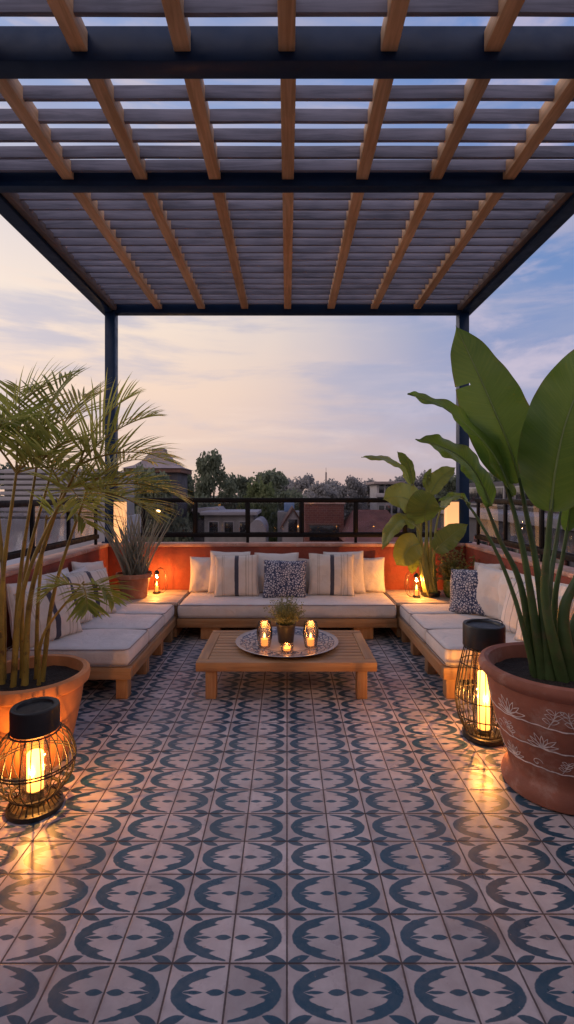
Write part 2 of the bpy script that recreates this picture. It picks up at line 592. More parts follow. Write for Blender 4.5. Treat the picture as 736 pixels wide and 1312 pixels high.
def plate_mat():
    m, t, b = new_mat('patterned_tray')
    o = t.obj()
    x, y, z = t.sep(o)[0:3]
    r = t.m('SQRT', t.m('ADD', t.m('MULTIPLY', x, x), t.m('MULTIPLY', y, y)))
    th = t.m('ARCTAN2', y, x)
    v = t.node('ShaderNodeTexVoronoi', feature='DISTANCE_TO_EDGE')
    t.link(t.comb(t.m('MULTIPLY', th, 3.5), t.m('MULTIPLY', r, 16.0), 0.0), v.inputs['Vector'])
    v.inputs['Scale'].default_value = 1.6
    v2 = t.node('ShaderNodeTexVoronoi', feature='F1')
    t.link(t.comb(t.m('MULTIPLY', th, 5.7), t.m('MULTIPLY', r, 30.0), 0.0), v2.inputs['Vector'])
    v2.inputs['Scale'].default_value = 2.0
    band = t.m('MULTIPLY', t.step(r, .26, .28), t.m('SUBTRACT', 1.0, t.step(r, .415, .425)))
    ink = t.m('MULTIPLY', band, t.m('MAXIMUM', t.m('SUBTRACT', 1.0, t.step(v.outputs['Distance'], .06, .14)), t.m('MULTIPLY', t.step(v2.outputs['Distance'], .35, .2), .8)))
    lines = t.m('SUBTRACT', 1.0, t.step(t.m('ABSOLUTE', t.m('SUBTRACT', r, .255)), .004, .007))
    c = t.mix(t.m('MAXIMUM', ink, lines), (.42, .38, .37, 1), (.07, .085, .14, 1))
    t.link(c, b.inputs['Base Color'])
    b.inputs['Roughness'].default_value = .22
    b.inputs['Metallic'].default_value = .15
    return m


M['plate'] = plate_mat()
WARM = (1.0, .42, .095)
M['candle_a'] = emis('lit_candle', (1.0, .47, .11), 6, (.09, .29, 2.2, 8.5))
M['candle_b'] = emis('lit_tall_candle', (1.0, .47, .11), 6, (.06, .44, 2.2, 8.5))
M['flame'] = emis('flame', (1.0, .52, .15), 9.0)
M['ember'] = emis('glowing_wax', (1.0, .38, .08), 1.3)
M['lampglow'] = emis('lit_diffuser', (1.0, .50, .20), 1.0, (0, .5, 1.35, .85))
M['bulb'] = emis('lit_bulb', (1.0, .6, .25), 12.0)

# ------------------------------------------------------------------ setting
XW, YB = 2.29, 6.27                      # parapet faces
fl = MB()
fl.add([(-XW - .25, -3, 0), (XW + .25, -3, 0), (XW + .25, YB + .2, 0), (-XW - .25, YB + .2, 0)], [[0, 1, 2, 3]])
tag(fl.build('floor', M['tile'], smooth=False), kind='structure')
bd = MB().box(-XW - .24, XW + .24, -3, YB + .19, -6, -.012, .01)
tag(bd.build('terrace_base', M['render_grey']), kind='structure')
gr = MB()
gr.add([(-900, -300, -6.2), (900, -300, -6.2), (900, 1500, -6.2), (-900, 1500, -6.2)], [[0, 1, 2, 3]])
tag(gr.build('ground', M['ground'], smooth=False), kind='structure')


def parapet(x0, x1, y0, y1, cx0, cx1, cy0, cy1, label):
    r = thing('parapet_wall', ((x0 + x1) / 2, (y0 + y1) / 2, 0), label, 'wall', 'terracotta parapet walls')
    MB().box(x0, x1, y0, y1, .002, .955, .004).build('wall', M['stucco'], r)
    MB().box(cx0, cx1, cy0, cy1, .955, 1.0, .012).build('coping', M['cap'], r)


parapet(-XW, XW, YB, YB + .17, -XW + .012, XW - .012, YB - .012, YB + .19, 'terracotta red parapet wall behind the back bench')
parapet(-XW - .17, -XW - .001, -2.9, YB + .17, -XW - .19, -XW + .010, -2.9, YB + .19, 'terracotta red parapet wall along the left bench behind the palm')
parapet(XW + .001, XW + .17, -2.9, YB + .17, XW - .010, XW + .19, -2.9, YB + .19, 'terracotta red parapet wall along the right bench')


def railing(a, b, posts, label):
    a, b = Vector(a), Vector(b)
    d = (b - a).normalized()
    n = Vector((-d.y, d.x, 0))
    ang = math.atan2(d.y, d.x)
    rot = Matrix.Rotation(ang, 3, 'Z')
    L = (b - a).length
    r = thing('railing', (a.x, a.y, 1.0), label, 'railing', 'black metal and glass railings')
    o = Vector((a.x, a.y, 0))

    def bar(l0, l1, w, z0, z1, name, mat, par=r, bev=.004):
        m = MB().box(l0, l1, -w / 2, w / 2, z0, z1, bev)
        m.v = [rot @ p + o for p in m.v]
        return m.build(name, mat, par)
    bar(-.03, L + .03, .055, 1.53, 1.58, 'top_rail', M['rail'])
    bar(-.03, L + .03, .05, 1.072, 1.125, 'bottom_rail', M['rail'])
    for k, s in enumerate(posts):
        bar(s - .02, s + .02, .032, 1.125, 1.53, 'post', M['rail'])
        if k % 2 == 0:
            bar(s - .018, s + .018, .03, 1.001, 1.072, 'foot', M['rail'])
    for s0, s1 in zip(posts[:-1], posts[1:]):
        m = MB().box(s0 + .026, s1 - .026, -.004, .004, 1.131, 1.524, .001)
        m.v = [rot @ p + o for p in m.v]
        g = m.build('glass_pane', M['glass'], r)
        m = MB()
        i0, i1, z0, z1, w = s0 + .0205, s1 - .0205, 1.1255, 1.5295, .010
        m.box(i0, i1, -.011, .011, z0, z0 + w, .001).box(i0, i1, -.011, .011, z1 - w, z1, .001)
        m.box(i0, i0 + w, -.0105, .0105, z0 + w, z1 - w, .001).box(i1 - w, i1, -.0105, .0105, z0 + w, z1 - w, .001)
        m.v = [rot @ p + o for p in m.v]
        m.build('bead', M['rail'], g)


railing((-1.87, YB + .09, 0), (2.13, YB + .09, 0), [0, .68, 1.36, 2.06, 2.76, 3.40, 4.0], 'black metal railing with clear glass panes on the back parapet')
railing((-XW - .09, YB - .15, 0), (-XW - .09, -1.5, 0), [.02 + .76 * i for i in range(11)], 'black metal railing with clear glass panes on the left parapet behind the palm')
railing((XW + .09, YB - .15, 0), (XW + .09, -1.5, 0), [.02 + .76 * i for i in range(11)], 'black metal railing with clear glass panes on the right parapet')

# ------------------------------------------------------------------ pergola
pg = thing('pergola', (0, 4.0, 1.0), 'large pergola of dark steel beams with brown rafters and grey timber slats', 'pergola')
ZB = 3.97
YBK = 6.38
for sx in (-1, 1):
    for y in (2.72, YBK):
        cx = sx * (XW - .005) if y == YBK else sx * (XW + .085)
        MB().box(cx - .065, cx + .065, y - .065, y + .065, 1.0, ZB + .02, .006).build('post', M['steel'], pg)
        bpm = MB().box(cx - .095, cx + .095 if sx < 0 else cx + .095, y - .095, y + .095, 1.0008, 1.012, .002)
        for qx in (-.08, .08):
            for qy in (-.08, .08):
                bpm.lathe([(.011, 1.012), (.011, 1.021), (0, 1.022)], (cx + qx, y + qy, 0), 6)
        bpm.build('base_plate', M['steel'], pg)
    MB().box(sx * 2.33 - .07, sx * 2.33 + .07, .9, YBK + .12, ZB + .001, ZB + .188, .006).build('side_beam', M['steel'], pg)
for y, w in ((2.70, .12), (3.76, .09), (YBK, .12)):
    MB().box(-2.258, 2.258, y - w / 2, y + w / 2, ZB, ZB + .19, .006).build('beam', M['steel'], pg)
segs = [(.9, 2.638), (2.762, 3.713), (3.807, YBK - .062)]
for k in range(-3, 4):
    x = .556 * k + .01
    for i, (y0, y1) in enumerate(segs):
        dx = (-.014 if i == 0 else 0) + random.uniform(-.004, .004)
        MB().box(x + dx - .045, x + dx + .045, y0, y1, ZB + .045, ZB + .155, .005).build('rafter', M['rafter'], pg)
ys = [1.15, 1.33, 1.51, 1.69, 1.87, 2.05, 2.26, 2.47]
y = 2.83
ys += [2.84, 3.005, 3.19, 3.36, 3.53, 3.672]
y = 3.885
while y < 6.27:
    ys.append(y)
    y += .147
for y in ys:
    w = random.uniform(-.004, .004)
    m = MB()
    n = 24
    vs, fs = [], []
    for i in range(n + 1):
        x = -2.25 + 4.5 * i / n
        dz = .004 * mnoise.noise(Vector((x * 1.1, y * 9, 0))) + w
        dy = .003 * mnoise.noise(Vector((x * 1.3, y * 9, 5)))
        for (a, b) in ((-.0125, .082), (.0125, .082), (.0125, .162), (-.0125, .162)):
            vs.append((x, y + a + dy, ZB + b + dz))
    for i in range(n):
        for k in range(4):
            fs.append([i * 4 + k, i * 4 + (k + 1) % 4, i * 4 + 4 + (k + 1) % 4, i * 4 + 4 + k])
    fs += [[3, 2, 1, 0], [n * 4, n * 4 + 1, n * 4 + 2, n * 4 + 3]]
    m.add(vs, fs)
    m.build('slat', M['slat'], pg, smooth=False)

for sx in (-1, 1):
    a, b = sorted((sx * 2.195, sx * 2.2565))
    MB().box(a, b, 3.81, YBK - .063, ZB + .03, ZB + .115, .004).build('ledger', M['ledger'], pg)

# lit columns beside the rear posts
for sx, w, lb in ((-1, .13, 'glowing cream column lamp beside the left pergola post'), (1, .155, 'glowing cream column lamp beside the right pergola post')):
    cx = sx * (2.155 if sx < 0 else 2.125)
    r = thing('column_lamp', (cx, YB + .07, 1.0), lb, 'lamp', 'column lamps on the back parapet')
    MB().box(cx - w / 2, cx + w / 2, YB + .0, YB + .13, 1.012, 1.53, .008).build('diffuser', M['lampglow'], r)
    MB().box(cx - w / 2 - .006, cx + w / 2 + .006, YB - .006, YB + .136, 1.53, 1.545, .003).build('cap', M['bead'], r)
    MB().box(cx - w / 2 - .006, cx + w / 2 + .006, YB - .006, YB + .136, 1.0005, 1.012, .003).build('base', M['bead'], r)


# ------------------------------------------------------------------ benches
def bench_side(sx, label):
    x_in, x_out, y0, y1 = 1.235, 2.24, 3.87, 5.50
    r = thing('bench', (sx * 1.74, 4.7, 0), label, 'bench', 'low timber platform benches')
    X = lambda a, b: (min(sx * a, sx * b), max(sx * a, sx * b))
    a, b = X(x_in, x_out)
    MB().box(a, b, y0, y0 + .06, .165, .26, .008).build('front_rail', M['teak_x'], r)
    a, b = X(x_in, x_in + .06)
    MB().box(a, b, y0 + .062, y1, .165, .26, .008).build('side_rail', M['teak_y'], r)
    a, b = X(x_out - .06, x_out)
    MB().box(a, b, y0 + .062, y1, .165, .26, .008).build('side_rail', M['teak_y'], r)
    for i in range(7):
        a, b = X(x_in + .065 + i * .125, x_in + .065 + i * .125 + .115)
        MB().box(a, b, y0 + .063, y1 - .005, .215, .248, .004).build('deck_plank', M['teak_y'], r)
    for yy in (y0 + .035, 4.43, 4.95, 5.38):
        for xx in (x_in + .035, x_out - .13):
            a, b = X(xx, xx + .095)
            MB().box(a, b, yy, yy + .095, .001, .1645, .006).build('leg', M['teak_z'], r)
    # seat cushions
    return r


def seat_cushion(x0, x1, y0, y1, z0, z1, label, seed, group='seat cushions on the benches'):
    hx, hy, hz = (x1 - x0) / 2, (y1 - y0) / 2, (z1 - z0) / 2
    c = Vector(((x0 + x1) / 2, (y0 + y1) / 2, z0))
    rr = .04
    n = 18
    ts = [i / (n / 2) - 1 for i in range(n + 1)]
    f = lambda t: (1 - (1 - abs(t)) ** 2) * (1 if t >= 0 else -1)
    m = MB()
    bm = bmesh.new()
    def face(axis, s):
        vs = []
        for i in range(n + 1):
            for j in range(n + 1):
                q = [0, 0, 0]
                q[axis] = s
                q[(axis + 1) % 3] = f(ts[i])
                q[(axis + 2) % 3] = f(ts[j])
                p = Vector((q[0] * hx, q[1] * hy, q[2] * hz))
                inn = Vector((max(-hx + rr, min(hx - rr, p.x)), max(-hy + rr, min(hy - rr, p.y)), max(-hz + rr, min(hz - rr, p.z))))
                d = p - inn
                if d.length > 1e-9:
                    p = inn + d.normalized() * rr
                u, v = p.x / hx, p.y / hy
                k = (1 - u * u) * (1 - v * v)
                if p.z > 0:
                    p.z += .016 * k
                nz = mnoise.noise(Vector((p.x * 5 + seed, p.y * 5, p.z * 5)))
                p += Vector((p.x / hx * .006, p.y / hy * .006, 0)) * (1 - (p.z / hz) ** 2)
                p.z += .009 * nz * (1 if p.z > -hz * .5 else 0)
                vs.append(bm.verts.new(p + c + Vector((0, 0, hz))))
        for i in range(n):
            for j in range(n):
                bm.faces.new([vs[i * (n + 1) + j], vs[(i + 1) * (n + 1) + j], vs[(i + 1) * (n + 1) + j + 1], vs[i * (n + 1) + j + 1]])
    for ax in range(3):
        for s in (-1, 1):
            face(ax, s)
    bmesh.ops.remove_doubles(bm, verts=list(bm.verts), dist=1e-5)
    bm.verts.index_update()
    m.add([p.co for p in bm.verts], [[q.index for q in g.verts] for g in bm.faces])
    bm.free()
    o = m.build('seat_cushion', M['seat'], None, c, angle=0)
    tag(o, label, 'seat cushion', group)
    pm = MB()
    e = rr * .293 - .002
    for zz in (z1 - e + .003, z0 + e):
        path = []
        cr = .05
        for (sx_, sy_, a0) in ((1, 1, 0), (-1, 1, 90), (-1, -1, 180), (1, -1, 270)):
            for k in range(5):
                an = R(a0 + k * 22.5)
                path.append((c.x + sx_ * (hx - e - cr + .012) + cr * math.cos(an) - (0), c.y + sy_ * (hy - e - cr + .012) + cr * math.sin(an), zz))
        pm.tube(path, .0048, 6, closed=True)
    pm.build('piping', M['piping'], o)
    return o


bench_side(-1, 'low timber platform bench along the left wall')
bench_side(1, 'low timber platform bench along the right wall')
names = ['nearest the camera', 'in the middle', 'farthest back, beside the corner deck']
for sx, side in ((-1, 'left'), (1, 'right')):
    for i, (y0, y1) in enumerate(((3.885, 4.47), (4.48, 5.03), (5.04, 5.495))):
        a, b = sorted((sx * 1.262, sx * 2.235))
        seat_cushion(a, b, y0, y1, .262, .405,
                     'cream seat cushion on the %s bench, %s' % (side, names[i]), i * 3.3 + sx)

br = thing('bench', (0, 5.8, 0), 'low timber platform bench along the back wall under the long seat cushion', 'bench', 'low timber platform benches')
MB().box(-1.225, 1.225, 5.43, 5.49, .15, .25, .008).build('front_rail', M['teak_x'], br)
for i in range(6):
    MB().box(-1.22, 1.22, 5.495 + i * .125, 5.495 + i * .125 + .115, .20, .248, .004).build('deck_plank', M['teak_x'], br)
for x in (-.86, .86):
    MB().box(x - .11, x + .11, 5.50, 5.62, .001, .199, .006).build('leg', M['teak_z'], br)
    MB().box(x - .11, x + .11, 6.05, 6.17, .001, .199, .006).build('leg', M['teak_z'], br)
seat_cushion(-1.215, 1.215, 5.435, 6.235, .252, .405, 'long cream seat cushion on the back bench', 9.1)
for sx, side in ((-1, 'left'), (1, 'right')):
    r = thing('corner_deck', (sx * 1.76, 5.88, 0), 'square timber corner deck between the %s bench and the back bench' % side, 'platform', 'corner decks')
    a, b = sorted((sx * 1.24, sx * 2.27))
    MB().box(a, b, 5.515, 5.55, .02, .375, .006).build('front_panel', M['teak_x'], r)
    c0, c1 = sorted((sx * 1.24, sx * 1.275))
    MB().box(c0, c1, 5.552, 6.25, .02, .375, .006).build('side_panel', M['teak_y'], r)
    for i in range(6):
        MB().box(a - .002, b + .002, 5.508 + i * .124, 5.508 + i * .124 + .119, .3755, .41, .005).build('top_plank', M['deck_top'], r)


# ------------------------------------------------------------------ pillows
def pillow(w, h, t, loc, lean, yaw, mat, label, group, roll=0, seed=0.0):
    m = MB()
    n = 22
    g = lambda s: math.sin(s * PI / 2) * .35 + s * .65
    vs, fs = [], []
    idx = {}
    for side in (1, -1):
        for i in range(n + 1):
            for j in range(n + 1):
                u, v = g(i / (n / 2) - 1), g(j / (n / 2) - 1)
                edge = i in (0, n) or j in (0, n)
                if edge and side == -1:
                    idx[(side, i, j)] = idx[(1, i, j)]
                    continue
                x = w / 2 * u * (1 - .055 * (1 - v * v) * abs(u) ** 2)
                z = h / 2 * v * (1 - .055 * (1 - u * u) * abs(v) ** 2)
                th = t / 2 * ((1 - u * u) ** .42) * ((1 - v * v) ** .42)
                th *= 1 + .12 * (-v) * (1 - abs(u))
                nn = mnoise.noise(Vector((x * 7 + seed, z * 7, side * 3.0 + seed)))
                n2 = mnoise.noise(Vector((x * 17 + seed, z * 13, side * 3.0 - seed)))
                th += (.017 * nn + .008 * n2) * (1 - max(abs(u), abs(v)) ** 6)
                y = -side * th
                # soft sag: the upper corners flop a little
                y += .02 * mnoise.noise(Vector((u * 1.2 + seed, v * 1.2, seed)))
                zz = z + h / 2 + .008 * mnoise.noise(Vector((u * 2 + seed, 3.0, v)))
                idx[(side, i, j)] = len(vs)
                vs.append((x, y, max(zz, .004)))
        for i in range(n):
            for j in range(n):
                fs.append([idx[(side, i, j)], idx[(side, i + 1, j)], idx[(side, i + 1, j + 1)], idx[(side, i, j + 1)]])
    m.add(vs, fs)
    o = m.build('pillow', mat, None, (0, 0, 0), angle=0)
    # piping round the seam
    path = [vs[idx[(1, i, 0)]] for i in range(n)] + [vs[idx[(1, n, j)]] for j in range(n)] + \
           [vs[idx[(1, i, n)]] for i in range(n, 0, -1)] + [vs[idx[(1, 0, j)]] for j in range(n, 0, -1)]
    o['_o'] = (0, 0, 0)
    pm = MB().tube(path, .0042, 5, closed=True)
    pm.build('seam', mat, o)
    o.location = loc
    o.rotation_euler = (-R(lean), R(roll), R(yaw))
    tag(o, label, 'pillow', group)
    return o


S = .408
GBK, GL, GR = 'pillows on the back bench', 'pillows on the left bench', 'pillows on the right bench'
pillow(.46, .44, .15, (-.985, 6.10, S), 10, 3, M['linen'], 'small plain cream pillow at the left end of the back bench', GBK, 0, 1)
pillow(.50, .52, .16, (-.72, 6.00, S), 12, -3, M['linen'], 'large plain cream pillow half hidden behind the left striped pillow on the back bench', GBK, 1, 2)
pillow(.53, .50, .17, (-.60, 5.83, S), 14, 2, M['stripe'], 'cream pillow with navy stripe, left of the navy dotted pillow on the back bench', GBK, -1, 3)
pillow(.55, .50, .16, (-.13, 6.02, S), 12, 0, M['linen'], 'plain cream pillow behind the navy dotted pillow on the back bench', GBK, 0, 4)
pillow(.46, .43, .15, (.34, 6.03, S), 12, 0, M['linen_shade'], 'plain cream pillow with shade painted into its colour between the dotted and right striped pillow', GBK, 0, 5)
pillow(.51, .45, .17, (-.03, 5.74, S), 17, 1, M['dots'], 'navy and white dotted pillow in the middle of the back bench', GBK, 1.5, 6)
pillow(.55, .51, .17, (.53, 5.85, S), 14, -2, M['stripe'], 'cream pillow with navy stripe, right of the navy dotted pillow on the back bench', GBK, 1, 7)
pillow(.50, .52, .16, (.715, 6.00, S), 12, 3, M['linen'], 'large plain cream pillow half hidden behind the right striped pillow on the back bench', GBK, -1, 8)
pillow(.46, .43, .15, (.99, 6.10, S), 10, -3, M['linen'], 'small plain cream pillow at the right end of the back bench', GBK, 0, 9)

pillow(.50, .48, .17, (-1.90, 4.86, S), 20, 58, M['stripe'], 'cream pillow with navy stripe, farthest striped one on the left bench', GL, 0, 11)
pillow(.48, .50, .16, (-2.10, 5.28, S), 12, 70, M['linen'], 'plain white pillow behind the farthest striped pillow on the left bench', GL, 6, 12)
pillow(.44, .46, .15, (-2.08, 5.02, S), 14, 76, M['linen'], 'plain white pillow tucked between two striped pillows on the left bench', GL, -4, 13)
pillow(.50, .48, .17, (-1.98, 4.52, S), 16, 66, M['stripe'], 'cream pillow with navy stripe, middle one of three striped on the left bench', GL, 2, 14)
pillow(.48, .50, .16, (-2.12, 4.62, S), 11, 82, M['linen'], 'plain white pillow against the wall behind the middle striped pillow of the left bench', GL, 0, 15)
pillow(.50, .46, .17, (-1.93, 4.10, S), 20, 58, M['stripe'], 'cream pillow with navy stripe behind the palm canes, nearest striped one on the left bench', GL, -3, 16)
pillow(.48, .50, .16, (-2.12, 4.12, S), 11, 80, M['linen'], 'plain white pillow against the wall behind the palm canes', GL, 3, 17)

pillow(.46, .47, .17, (1.84, 4.97, S), 18, -50, M['dots'], 'navy and white dotted pillow farthest back on the right bench', GR, -7, 21)
pillow(.46, .50, .18, (1.99, 4.82, S), 12, -58, M['linen'], 'plump white pillow leaning behind the dotted pillow of the right bench', GR, 3, 22)
pillow(.46, .48, .15, (2.13, 5.28, S), 10, -74, M['linen'], 'plain white pillow farthest back against the right wall', GR, -5, 23)
pillow(.48, .50, .16, (2.10, 4.56, S), 9, -70, M['linen'], 'plain white pillow against the right wall, left of the fine striped pillow', GR, 4, 24)
pillow(.46, .48, .17, (2.00, 4.20, S), 18, -62, M['thin'], 'white pillow with fine dark stripes on the right bench', GR, 3, 25)
pillow(.50, .52, .16, (2.12, 4.02, S), 8, -74, M['linen'], 'plain white pillow against the right wall behind the big plant stalks', GR, 0, 26)
pillow(.48, .44, .17, (2.02, 3.90, S), 18, -60, M['thin'], 'white pillow with fine dark stripes, partly hidden by the big terracotta pot plant', GR, 0, 27)

# ------------------------------------------------------------------ coffee table
TX0, TX1, TY0, TY1, TZ = -.725, .715, 3.88, 4.80, .30
tb = thing('coffee_table', (0, 4.34, 0), 'low square-legged timber coffee table with slatted top', 'coffee table')
MB().box(TX0, TX1, TY0, TY0 + .085, .225, TZ, .008).build('top_rail', M['teak_x'], tb)
MB().box(TX0, TX1, TY1 - .085, TY1, .225, TZ, .008).build('top_rail', M['teak_x'], tb)
MB().box(TX0, TX0 + .085, TY0 + .087, TY1 - .087, .225, TZ, .008).build('top_rail', M['teak_y'], tb)
MB().box(TX1 - .085, TX1, TY0 + .087, TY1 - .087, .225, TZ, .008).build('top_rail', M['teak_y'], tb)
n = 9
pw = (TY1 - TY0 - .176) / n
for i in range(n):
    y0 = TY0 + .088 + i * pw
    MB().box(TX0 + .087, TX1 - .087, y0 + .004, y0 + pw - .004, .262, TZ - .003, .004).build('top_plank', M['teak_x'], tb)
for x in (TX0 + .075, TX1 - .075 - .085):
    for y in (TY0 + .02, TY1 - .105):
        MB().box(x, x + .085, y, y + .085, .001, .224, .006).build('leg', M['teak_z'], tb)

tr = MB().lathe([(.20, .0), (.33, .004), (.41, .016), (.452, .030), (.456, .034), (.450, .036), (.41, .024), (.33, .012), (.0, .010)], (0, 4.36, TZ + .001), 72)
tag(tr.build('serving_tray', M['plate'], None, (0, 4.36, TZ + .001)), 'large round blue and white patterned tray on the coffee table', 'tray')


def votive(x, y, label, r0=.052, r1=.068, h=.215):
    z = TZ + .0125
    r = thing('candle_glass', (x, y, z), label, 'candle holder', 'candle glasses on the tray')
    MB().lathe([(r0 * .9, 0), (r0, .006), (r1, h * .45), (r1 * 1.02, h * .6), (r0 * 1.05, h), (r0 * 1.05 - .004, h), (r1 * 1.02 - .004, h * .6), (r1 - .004, h * .45), (r0 - .004, .014), (.0, .012)], (x, y, z), 32).build('glass', M['votive_glass'], r)
    MB().lathe([(.03, .0135), (.031, .07), (.0, .068)], (x, y, z), 20).build('candle', M['ember'], r)
    MB().lathe([(.001, .074), (.009, .084), (.010, .096), (.005, .112), (.0, .124)], (x, y, z), 10).build('flame', M['flame'], r)
    lamp('flame_light', (x, y, z + .15), 1.1, WARM, .03, r)


votive(-.195, 4.24, 'lit ribbed candle glass on the tray, left of the dark plant pot')
votive(.205, 4.24, 'lit ribbed candle glass on the tray, right of the dark plant pot')
vx, vy, vz = .0, 4.12, TZ + .0125
v = thing('tealight', (vx, vy, vz), 'small glowing amber tealight glass in front of the dark plant pot', 'candle holder')
MB().lathe([(.04, 0), (.05, .01), (.055, .05), (.05, .055), (.046, .012), (0, .01)], (vx, vy, vz), 28).build('glass', M['votive_glass'], v)
MB().lathe([(.036, .0125), (.038, .03), (0, .03)], (vx, vy, vz), 20).build('wax', M['ember'], v)
lamp('flame_light', (vx, vy, vz + .06), .9, WARM, .015, v)

# herb in the zinc pot
hp = thing('potted_herb', (-.01, 4.37, TZ + .0125), 'small dark pot of bushy olive herb on the tray', 'potted plant')
o = Vector((-.01, 4.37, TZ + .0125))
MB().lathe([(.062, 0), (.068, .006), (.084, .15), (.09, .155), (.09, .17), (.08, .172), (.076, .15), (0, .145)], o, 40).build('pot', M['darkpot'], hp)
hm = MB()
rnd = random.Random(3)
for i in range(210):
    az, el = rnd.uniform(0, 2 * PI), R(rnd.triangular(15, 90, 62))
    L = rnd.uniform(.15, .27)
    d = Vector((math.cos(az) * math.cos(el) * .95, math.sin(az) * math.cos(el), math.sin(el)))
    b = o + Vector((rnd.uniform(-.05, .05), rnd.uniform(-.05, .05), .15))
    pts = [b, b + d * L * .5 + Vector((0, 0, .01)), b + d * L]
    hm.tube(pts, [.0016, .0012, .0006], 3, cap=False)
    for k in range(11):
        t = rnd.uniform(.3, 1.02)
        q = b + d * L * t
        a = Vector((rnd.gauss(0, 1), rnd.gauss(0, 1), rnd.gauss(.4, 1))).normalized() * rnd.uniform(.014, .026)
        s = a.cross(Vector((rnd.gauss(0, 1), rnd.gauss(0, 1), rnd.gauss(0, 1)))).normalized() * rnd.uniform(.0035, .006)
        hm.add([q, q + a * .5 + s, q + a, q + a * .5 - s], [[0, 1, 2, 3]])
hm.build('foliage', M['herb'], hp, smooth=False)


# ------------------------------------------------------------------ floor lanterns
def big_lantern(loc, cap_r, z_cap, z_top, prof, base_r, wires, power, label, rings, candle):
    r = thing('lantern', loc, label, 'lantern', 'black wire floor lanterns')
    L = Vector(loc)
    m = MB().lathe([(cap_r - .012, z_cap), (cap_r, z_cap + .008), (cap_r, z_top - .012), (cap_r - .004, z_top - .003), (cap_r - .012, z_top), (cap_r - .03, z_top - .004), (cap_r - .034, z_top - .016), (0, z_top - .02)], L, 56)
    m.build('cap', M['black'], r)
    m = MB()
    for k in range(wires):
        a = 2 * PI * k / wires
        c = catmull([(pr, 0, pz) for pr, pz in prof], 26)
        m.tube([L + Vector((p.x * math.cos(a), p.x * math.sin(a), p.z)) for p in c], .0030, 5)
    for (rr, zz, tk) in rings:
        m.tube([L + Vector((rr * math.cos(2 * PI * k / 48), rr * math.sin(2 * PI * k / 48), zz)) for k in range(48)], tk, 6, closed=True)
    m.build('wire_cage', M['wire'], r)
    MB().lathe([(base_r, 0.001), (base_r + .004, .01), (base_r, .026), (base_r - .02, .032), (base_r - .03, .024), (0, .022)], L, 56).build('base', M['black'], r)
    cr, c0, c1 = candle
    MB().lathe([(cr, c0), (cr, c1 - .006), (cr - .006, c1), (0, c1 - .004)], L, 28).build('candle', M['candle_a'] if c1 < .35 else M['candle_b'], r)
    MB().lathe([(cr + .004, .024), (cr + .004, c0 - .002), (0, c0 - .001)], L, 28).build('candle_stand', M['black'], r)
    gr_ = cr + .032
    MB().lathe([(gr_, .034), (gr_, z_cap - .012), (gr_ - .003, z_cap - .012), (gr_ - .003, .036)], L, 36).build('glass', M['lantern_glass'], r)
    for k in range(3):
        a = 2 * PI * (k + .25) / 3
        lamp('candle_light', L + Vector(((cr + .008) * math.cos(a), (cr + .008) * math.sin(a), c0 + .55 * (c1 - c0))), power / 3, WARM, .005, r)
    return r


pL = [(.118, .408), (.165, .36), (.192, .285), (.195, .235), (.176, .155), (.128, .095), (.098, .075), (.105, .05), (.125, .03)]
big_lantern((-1.315, 2.56, 0), .118, .405, .535, pL, .135, 26, 32, 'round-bellied black wire lantern with lit candle on the floor by the left pot', [(.1945, .25, .0045), (.1945, .236, .0045), (.118, .088, .008), (.120, .402, .005)], (.04, .10, .29))
pR = [(.122, .612), (.140, .54), (.166, .42), (.181, .31), (.182, .24), (.168, .15), (.140, .08), (.122, .045)]
rl = big_lantern((1.325, 3.30, 0), .135, .61, .765, pR, .135, 30, 40, 'tall black wire lantern with lit candle on the floor beside the big painted pot', [(.182, .28, .004), (.170, .16, .004), (.150, .50, .004), (.124, .05, .008), (.125, .605, .005)], (.038, .06, .44))
L = Vector((1.325, 3.30, 0))
hd = MB()
hd.tube(catmull([L + Vector((-.118, 0, .755)), L + Vector((-.11, -.02, .785)), L + Vector((-.03, -.03, .80)), L + Vector((.06, -.03, .80)), L + Vector((.112, -.02, .782)), L + Vector((.12, 0, .755))], 30), .0035, 6)
hd.build('handle', M['black'], rl)


# small glass lanterns on the corner decks
def small_lantern(x, y, label, power, wire):
    z = .411
    r = thing('candle_lantern', (x, y, z), label, 'lantern', 'small candle lanterns on the corner decks')
    L = Vector((x, y, z))
    MB().lathe([(.042, 0), (.048, .008), (.044, .022), (.036, .026), (0, .026)], L, 28).build('base', M['black'], r)
    MB().lathe([(.034, .0265), (.036, .10), (.030, .235), (.027, .24), (.027, .235), (.033, .10), (.031, .0275)], L, 28).build('glass', M['lantern_glass'], r)
    MB().lathe([(.032, .241), (.034, .25), (.022, .275), (.008, .285), (0, .286)], L, 24).build('cap', M['black'], r)
    MB().lathe([(.018, .027), (.018, .085), (0, .084)], L, 16).build('candle', M['ember'], r)
    MB().lathe([(.001, .088), (.011, .10), (.012, .115), (.006, .135), (0, .15)], L, 10).build('flame', M['flame'], r)
    m = MB()
    for a in wire:
        c = Vector((math.cos(R(a)), math.sin(R(a)), 0))
        m.tube(catmull([L + Vector((0, 0, .287)), L + c * .06 + Vector((0, 0, .31)), L + c * .12 + Vector((0, 0, .26)), L + c * .135 + Vector((0, 0, .14)), L + c * .11 + Vector((0, 0, .03)), L + c * .05 + Vector((0, 0, .01))], 22), .0026, 5)
    m.build('wire_handle', M['wire'], r)
    lamp('flame_light', L + Vector((0, 0, .185)), power, WARM, .02, r)


small_lantern(-1.60, 6.02, 'small lit glass candle lantern beside the spiky plant pot', 20.0, (-20, 15, 60))
small_lantern(1.53, 5.79, 'small lit glass candle lantern left of the banana plant stems', 24.0, (160, 200, 120))


